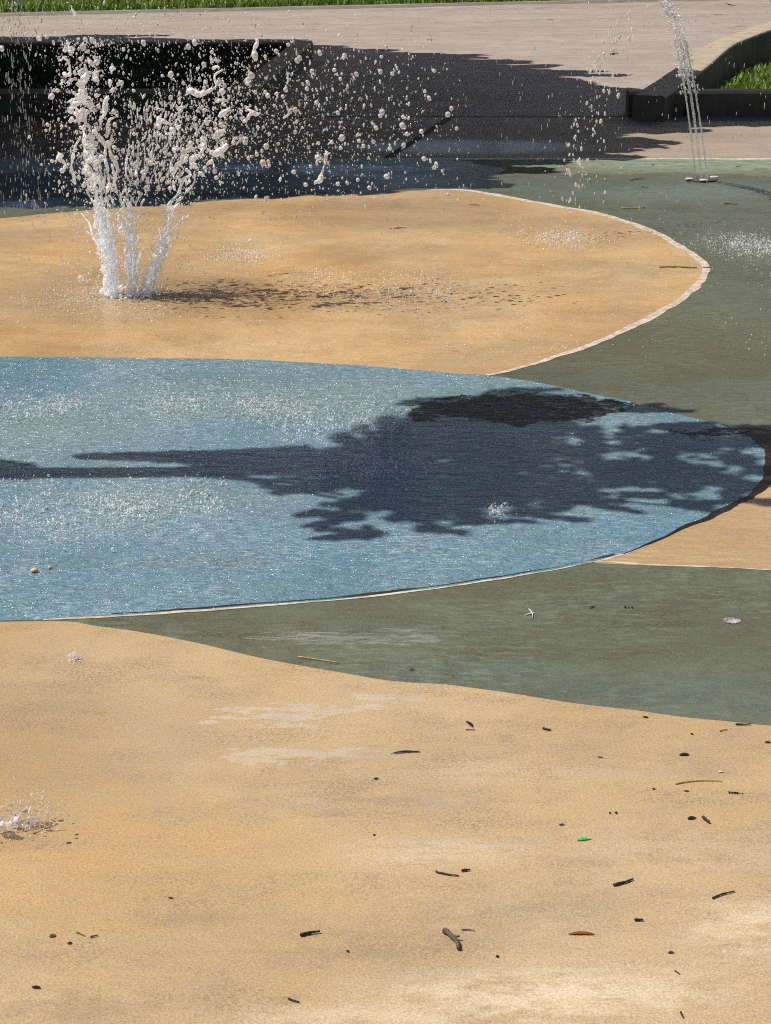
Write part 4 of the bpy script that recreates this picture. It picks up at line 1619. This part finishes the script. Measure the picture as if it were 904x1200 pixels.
T, LF = 'twig', 'leaf'
LIST = [
    (T, 'grey', (521, 1094), (538, 1115), 8.5, 'thick knobbly grey-brown stick on the near tan paint', 'stick', 'stick'),
    (T, 'black', (352, 1098), (375, 1094), 5, 'straight black twig on the near tan paint left of the knobbly stick', 'twig', 'twig'),
    (LF, 'rust', (666, 1096), (697, 1096), 6, 'rust orange dry leaf on the near tan paint', 'leaf', 'dry_leaf'),
    (LF, 'green', (676, 986), (693, 984), 6, 'bright green scrap of plastic on the near tan paint', 'plastic scrap', 'plastic_scrap'),
    (T, 'dark', (719, 1039), (742, 1032), 4, 'dark brown twig between the green scrap and the rust leaf', 'twig', 'twig'),
    (T, 'dark', (835, 1054), (861, 1046), 3, 'thin brown twig nearest the right edge of the near tan paint', 'twig', 'twig'),
    (T, 'black', (744, 1080), (754, 1080), 4, 'short black twig stub just above and right of the rust leaf', 'twig', 'twig'),
    (LF, 'grey', (783, 1118), (790, 1117), 4, 'small grey chip below the black twig stub', 'chip', 'bark_chip'),
    (T, 'dark', (791, 1139), (797, 1143), 2, 'tiny brown splinter on the pale corner of the tan paint', 'splinter', 'splinter'),
    (T, 'dark', (798, 1188), (801, 1194), 3, 'tiny upright brown splinter at the bottom edge of the photo', 'splinter', 'splinter'),
    (LF, 'dark', (37, 1158), (48, 1159), 5, 'dark red-brown bark chip at the lower left', 'chip', 'bark_chip'),
    (T, 'dark', (338, 1172), (351, 1176), 3.2, 'small slanting brown twig near the bottom edge', 'twig', 'twig'),
    (T, 'dark', (511, 1023), (538, 1028), 3, 'slim brown twig left of the bright green scrap', 'twig', 'twig'),
    (T, 'dark', (541, 1022), (551, 1021), 4, 'stubby twig piece beside the slim brown twig', 'twig', 'twig'),
    (T, 'brown', (541, 1091), (556, 1092), 2.2, 'pale brown splinter beside the knobbly stick', 'splinter', 'splinter'),
    (T, 'brown', (106, 1100), (115, 1098), 3, 'short brown twig in the lower left group of bits', 'twig', 'twig'),
    (T, 'olive', (90, 1094), (99, 1098), 2.4, 'curved olive stem in the lower left group of bits', 'stem', 'stem'),
    (LF, 'olive', (58, 1099), (66, 1097), 6, 'olive leaf scrap in the lower left group of bits', 'leaf', 'dry_leaf'),
    (LF, 'dark', (79, 1107), (85, 1106), 4, 'dark crumb below the olive leaf scrap', 'chip', 'bark_chip'),
    (LF, 'dark', (458, 884), (493, 882), 4.5, 'long dark spindle-shaped leaf on the near tan paint', 'leaf', 'dry_leaf'),
    (LF, 'dark', (546, 846), (554, 853), 4.5, 'small dark pod below the edge of the green paint', 'pod', 'seed_pod'),
    (T, 'brown', (546, 856), (557, 856), 1.6, 'thin brown splinter just below the small dark pod', 'splinter', 'splinter'),
    (LF, 'black', (438, 914), (444, 913), 3.5, 'tiny black chip below the spindle-shaped leaf', 'chip', 'bark_chip'),
    (LF, 'black', (437, 979), (440, 980), 3, 'lone black speck of bark on the middle of the tan paint', 'chip', 'bark_chip'),
    (LF, 'dark', (796, 886), (808, 885), 6, 'dark curled leaf on the tan paint below the green edge', 'leaf', 'dry_leaf'),
    (LF, 'white', (842, 906), (848, 905), 4, 'small white flake on the tan paint at right', 'flake', 'paper_flake'),
    ('crumbs', 'black', (855, 930), (870, 931), 3.5, 'row of black seeds on the tan paint at right', 'seeds', 'seed_cluster'),
    (LF, 'dark', (806, 961), (816, 959), 6, 'dark oval leaf beside a curved pod', 'leaf', 'dry_leaf'),
    (T, 'dark', (824, 960), (831, 966), 5, 'dark curved pod beside an oval leaf', 'pod', 'seed_pod'),
    (T, 'redstraw', (792, 920), (846, 917), 1.8, 'long reddish straw lying on the tan paint', 'straw', 'straw'),
    ('crumbs', 'black', (715, 954), (722, 954), 4.5, 'pair of black seeds right above the bright green scrap', 'seeds', 'seed_cluster'),
    (LF, 'grey', (655, 968), (662, 967), 3, 'grey bark chip left of the bright green scrap', 'chip', 'bark_chip'),
    (T, 'dark', (636, 855), (646, 857), 3.2, 'short brown twig under the green paint edge in the middle', 'twig', 'twig'),
    (LF, 'black', (753, 841), (760, 842), 3.5, 'black chip lying right by the green paint edge', 'chip', 'bark_chip'),
    (T, 'dark', (862, 850), (880, 850), 2.6, 'dark twig along the green paint edge at right', 'twig', 'twig'),
    (T, 'redstraw', (844, 858), (853, 856), 1.8, 'short reddish straw below the twig at the green edge', 'straw', 'straw'),
    (LF, 'dark', (896, 871), (904, 871), 4, 'dark chip cut by the right edge of the photo', 'chip', 'bark_chip'),
    (LF, 'black', (809, 860), (812, 862), 3, 'tiny black speck of bark below the green edge', 'chip', 'bark_chip'),
    (LF, 'grey', (700, 888), (707, 889), 2.6, 'thin grey bark chip on the tan paint below the green', 'chip', 'bark_chip'),
    (LF, 'black', (764, 925), (768, 926), 3, 'small black bark chip left of the long reddish straw', 'chip', 'bark_chip'),
    (LF, 'brown', (801, 928), (808, 928), 2.6, 'brown bark chip just below the long reddish straw', 'chip', 'bark_chip'),
    (LF, 'black', (406, 1115), (409, 1117), 3, 'black crumb right below the straight black twig', 'chip', 'bark_chip'),
    ('stone', 'black', (581, 1122), (585, 1122), 3, 'small round black seed right of the knobbly stick', 'seed', 'seed'),
    (LF, 'dark', (197, 1053), (203, 1054), 2.6, 'lone dark chip on the left of the near tan paint', 'chip', 'bark_chip'),
    (T, 'straw', (350, 771), (398, 778), 2.0, 'long straw stem lying along the edge of the green paint', 'straw', 'straw'),
    (LF, 'pale', (615, 722), (629, 719), 3.4, 'pale pointed leaf on the green paint', 'leaf', 'dry_leaf'),
    (T, 'pale', (620, 715), (624, 725), 1.8, 'pale bent stem across the pointed leaf on the green paint', 'stem', 'stem'),
    (LF, 'black', (690, 713), (698, 712), 3.5, 'black chip on the green paint right of the pale leaf', 'chip', 'bark_chip'),
    ('crumbs', 'black', (733, 713), (741, 713), 3.6, 'cluster of dark seeds on the green paint', 'seeds', 'seed_cluster'),
    (LF, 'black', (480, 786), (487, 785), 3, 'black chip on the green paint near its lower edge', 'chip', 'bark_chip'),
    ('stone', 'tanstone', (36, 671), (45, 671), 7, 'larger tan pebble on the blue paint', 'pebble', 'pebble'),
    ('stone', 'tanstone', (56, 667), (61, 667), 4.5, 'smaller tan pebble on the blue paint', 'pebble', 'pebble'),
    (LF, 'brown', (738, 212), (757, 209), 3.4, 'brown leaf on the pale green paint left of the nozzle', 'leaf', 'dry_leaf'),
    (LF, 'lime', (746, 217), (759, 220), 3.4, 'yellow-green leaf just below the brown leaf by the nozzle', 'leaf', 'dry_leaf'),
    (T, 'lime', (728, 245), (756, 244), 1.8, 'yellow-green stem on the green paint outside the white edge', 'stem', 'stem'),
    (T, 'olive', (848, 239), (864, 240), 2, 'olive stem lying inside the loop of the jet shadow', 'stem', 'stem'),
    (T, 'olive', (773, 314), (818, 315), 2.4, 'long dark olive twig at the pointed tip of the tan paint', 'twig', 'twig'),
    (LF, 'dark', (456, 269), (477, 267), 3.0, 'dark leaf on the far tan paint', 'leaf', 'dry_leaf'),
    (LF, 'black', (549, 240), (562, 241), 2.4, 'black twig piece near the far end of the white edge', 'twig', 'twig'),
    (LF, 'brown', (862, 196), (869, 195), 2.4, 'brown leaf scrap on the dry green paint behind the nozzle', 'leaf', 'dry_leaf'),
    (LF, 'brown', (764, 194), (768, 193), 2.4, 'tiny brown leaf scrap at the back of the dry green paint', 'leaf', 'dry_leaf'),
    (LF, 'dark', (716, 65), (726, 62), 4.5, 'brown leaf on the sunlit road at the edge of the shade', 'leaf', 'dry_leaf'),
    (LF, 'grey', (834, 17), (848, 17), 2.4, 'grey leaf on the sunlit road beyond the planter', 'leaf', 'dry_leaf'),
    (LF, 'brown', (860, 31), (876, 31), 2.6, 'brown leaf on the sunlit road nearest the planter wall', 'leaf', 'dry_leaf'),
    (LF, 'brown', (500, 47), (508, 46), 2.6, 'small brown leaf on the sunlit road in the middle', 'leaf', 'dry_leaf'),
    (LF, 'grey', (640, 23), (650, 23), 2.2, 'thin grey leaf far up the sunlit road', 'leaf', 'dry_leaf'),
]
for l in LIST:
    litter(*l)
# a flat ring of water standing on the green paint
c = gp(858, 728)
bm = bmesh.new()
bmesh.ops.create_uvsphere(bm, u_segments=20, v_segments=10, radius=1)
for v in bm.verts:
    v.co = Vector((v.co.x * 0.020, v.co.y * 0.017, max(v.co.z, 0) * 0.005 + 0.0012))
o = from_bm('water_bubble', bm, M['water_clear'], None, True)
o.location = (c.x, c.y, 0.0005)
tag(o, 'clear flat bubble standing on the green paint at right', 'bubble')
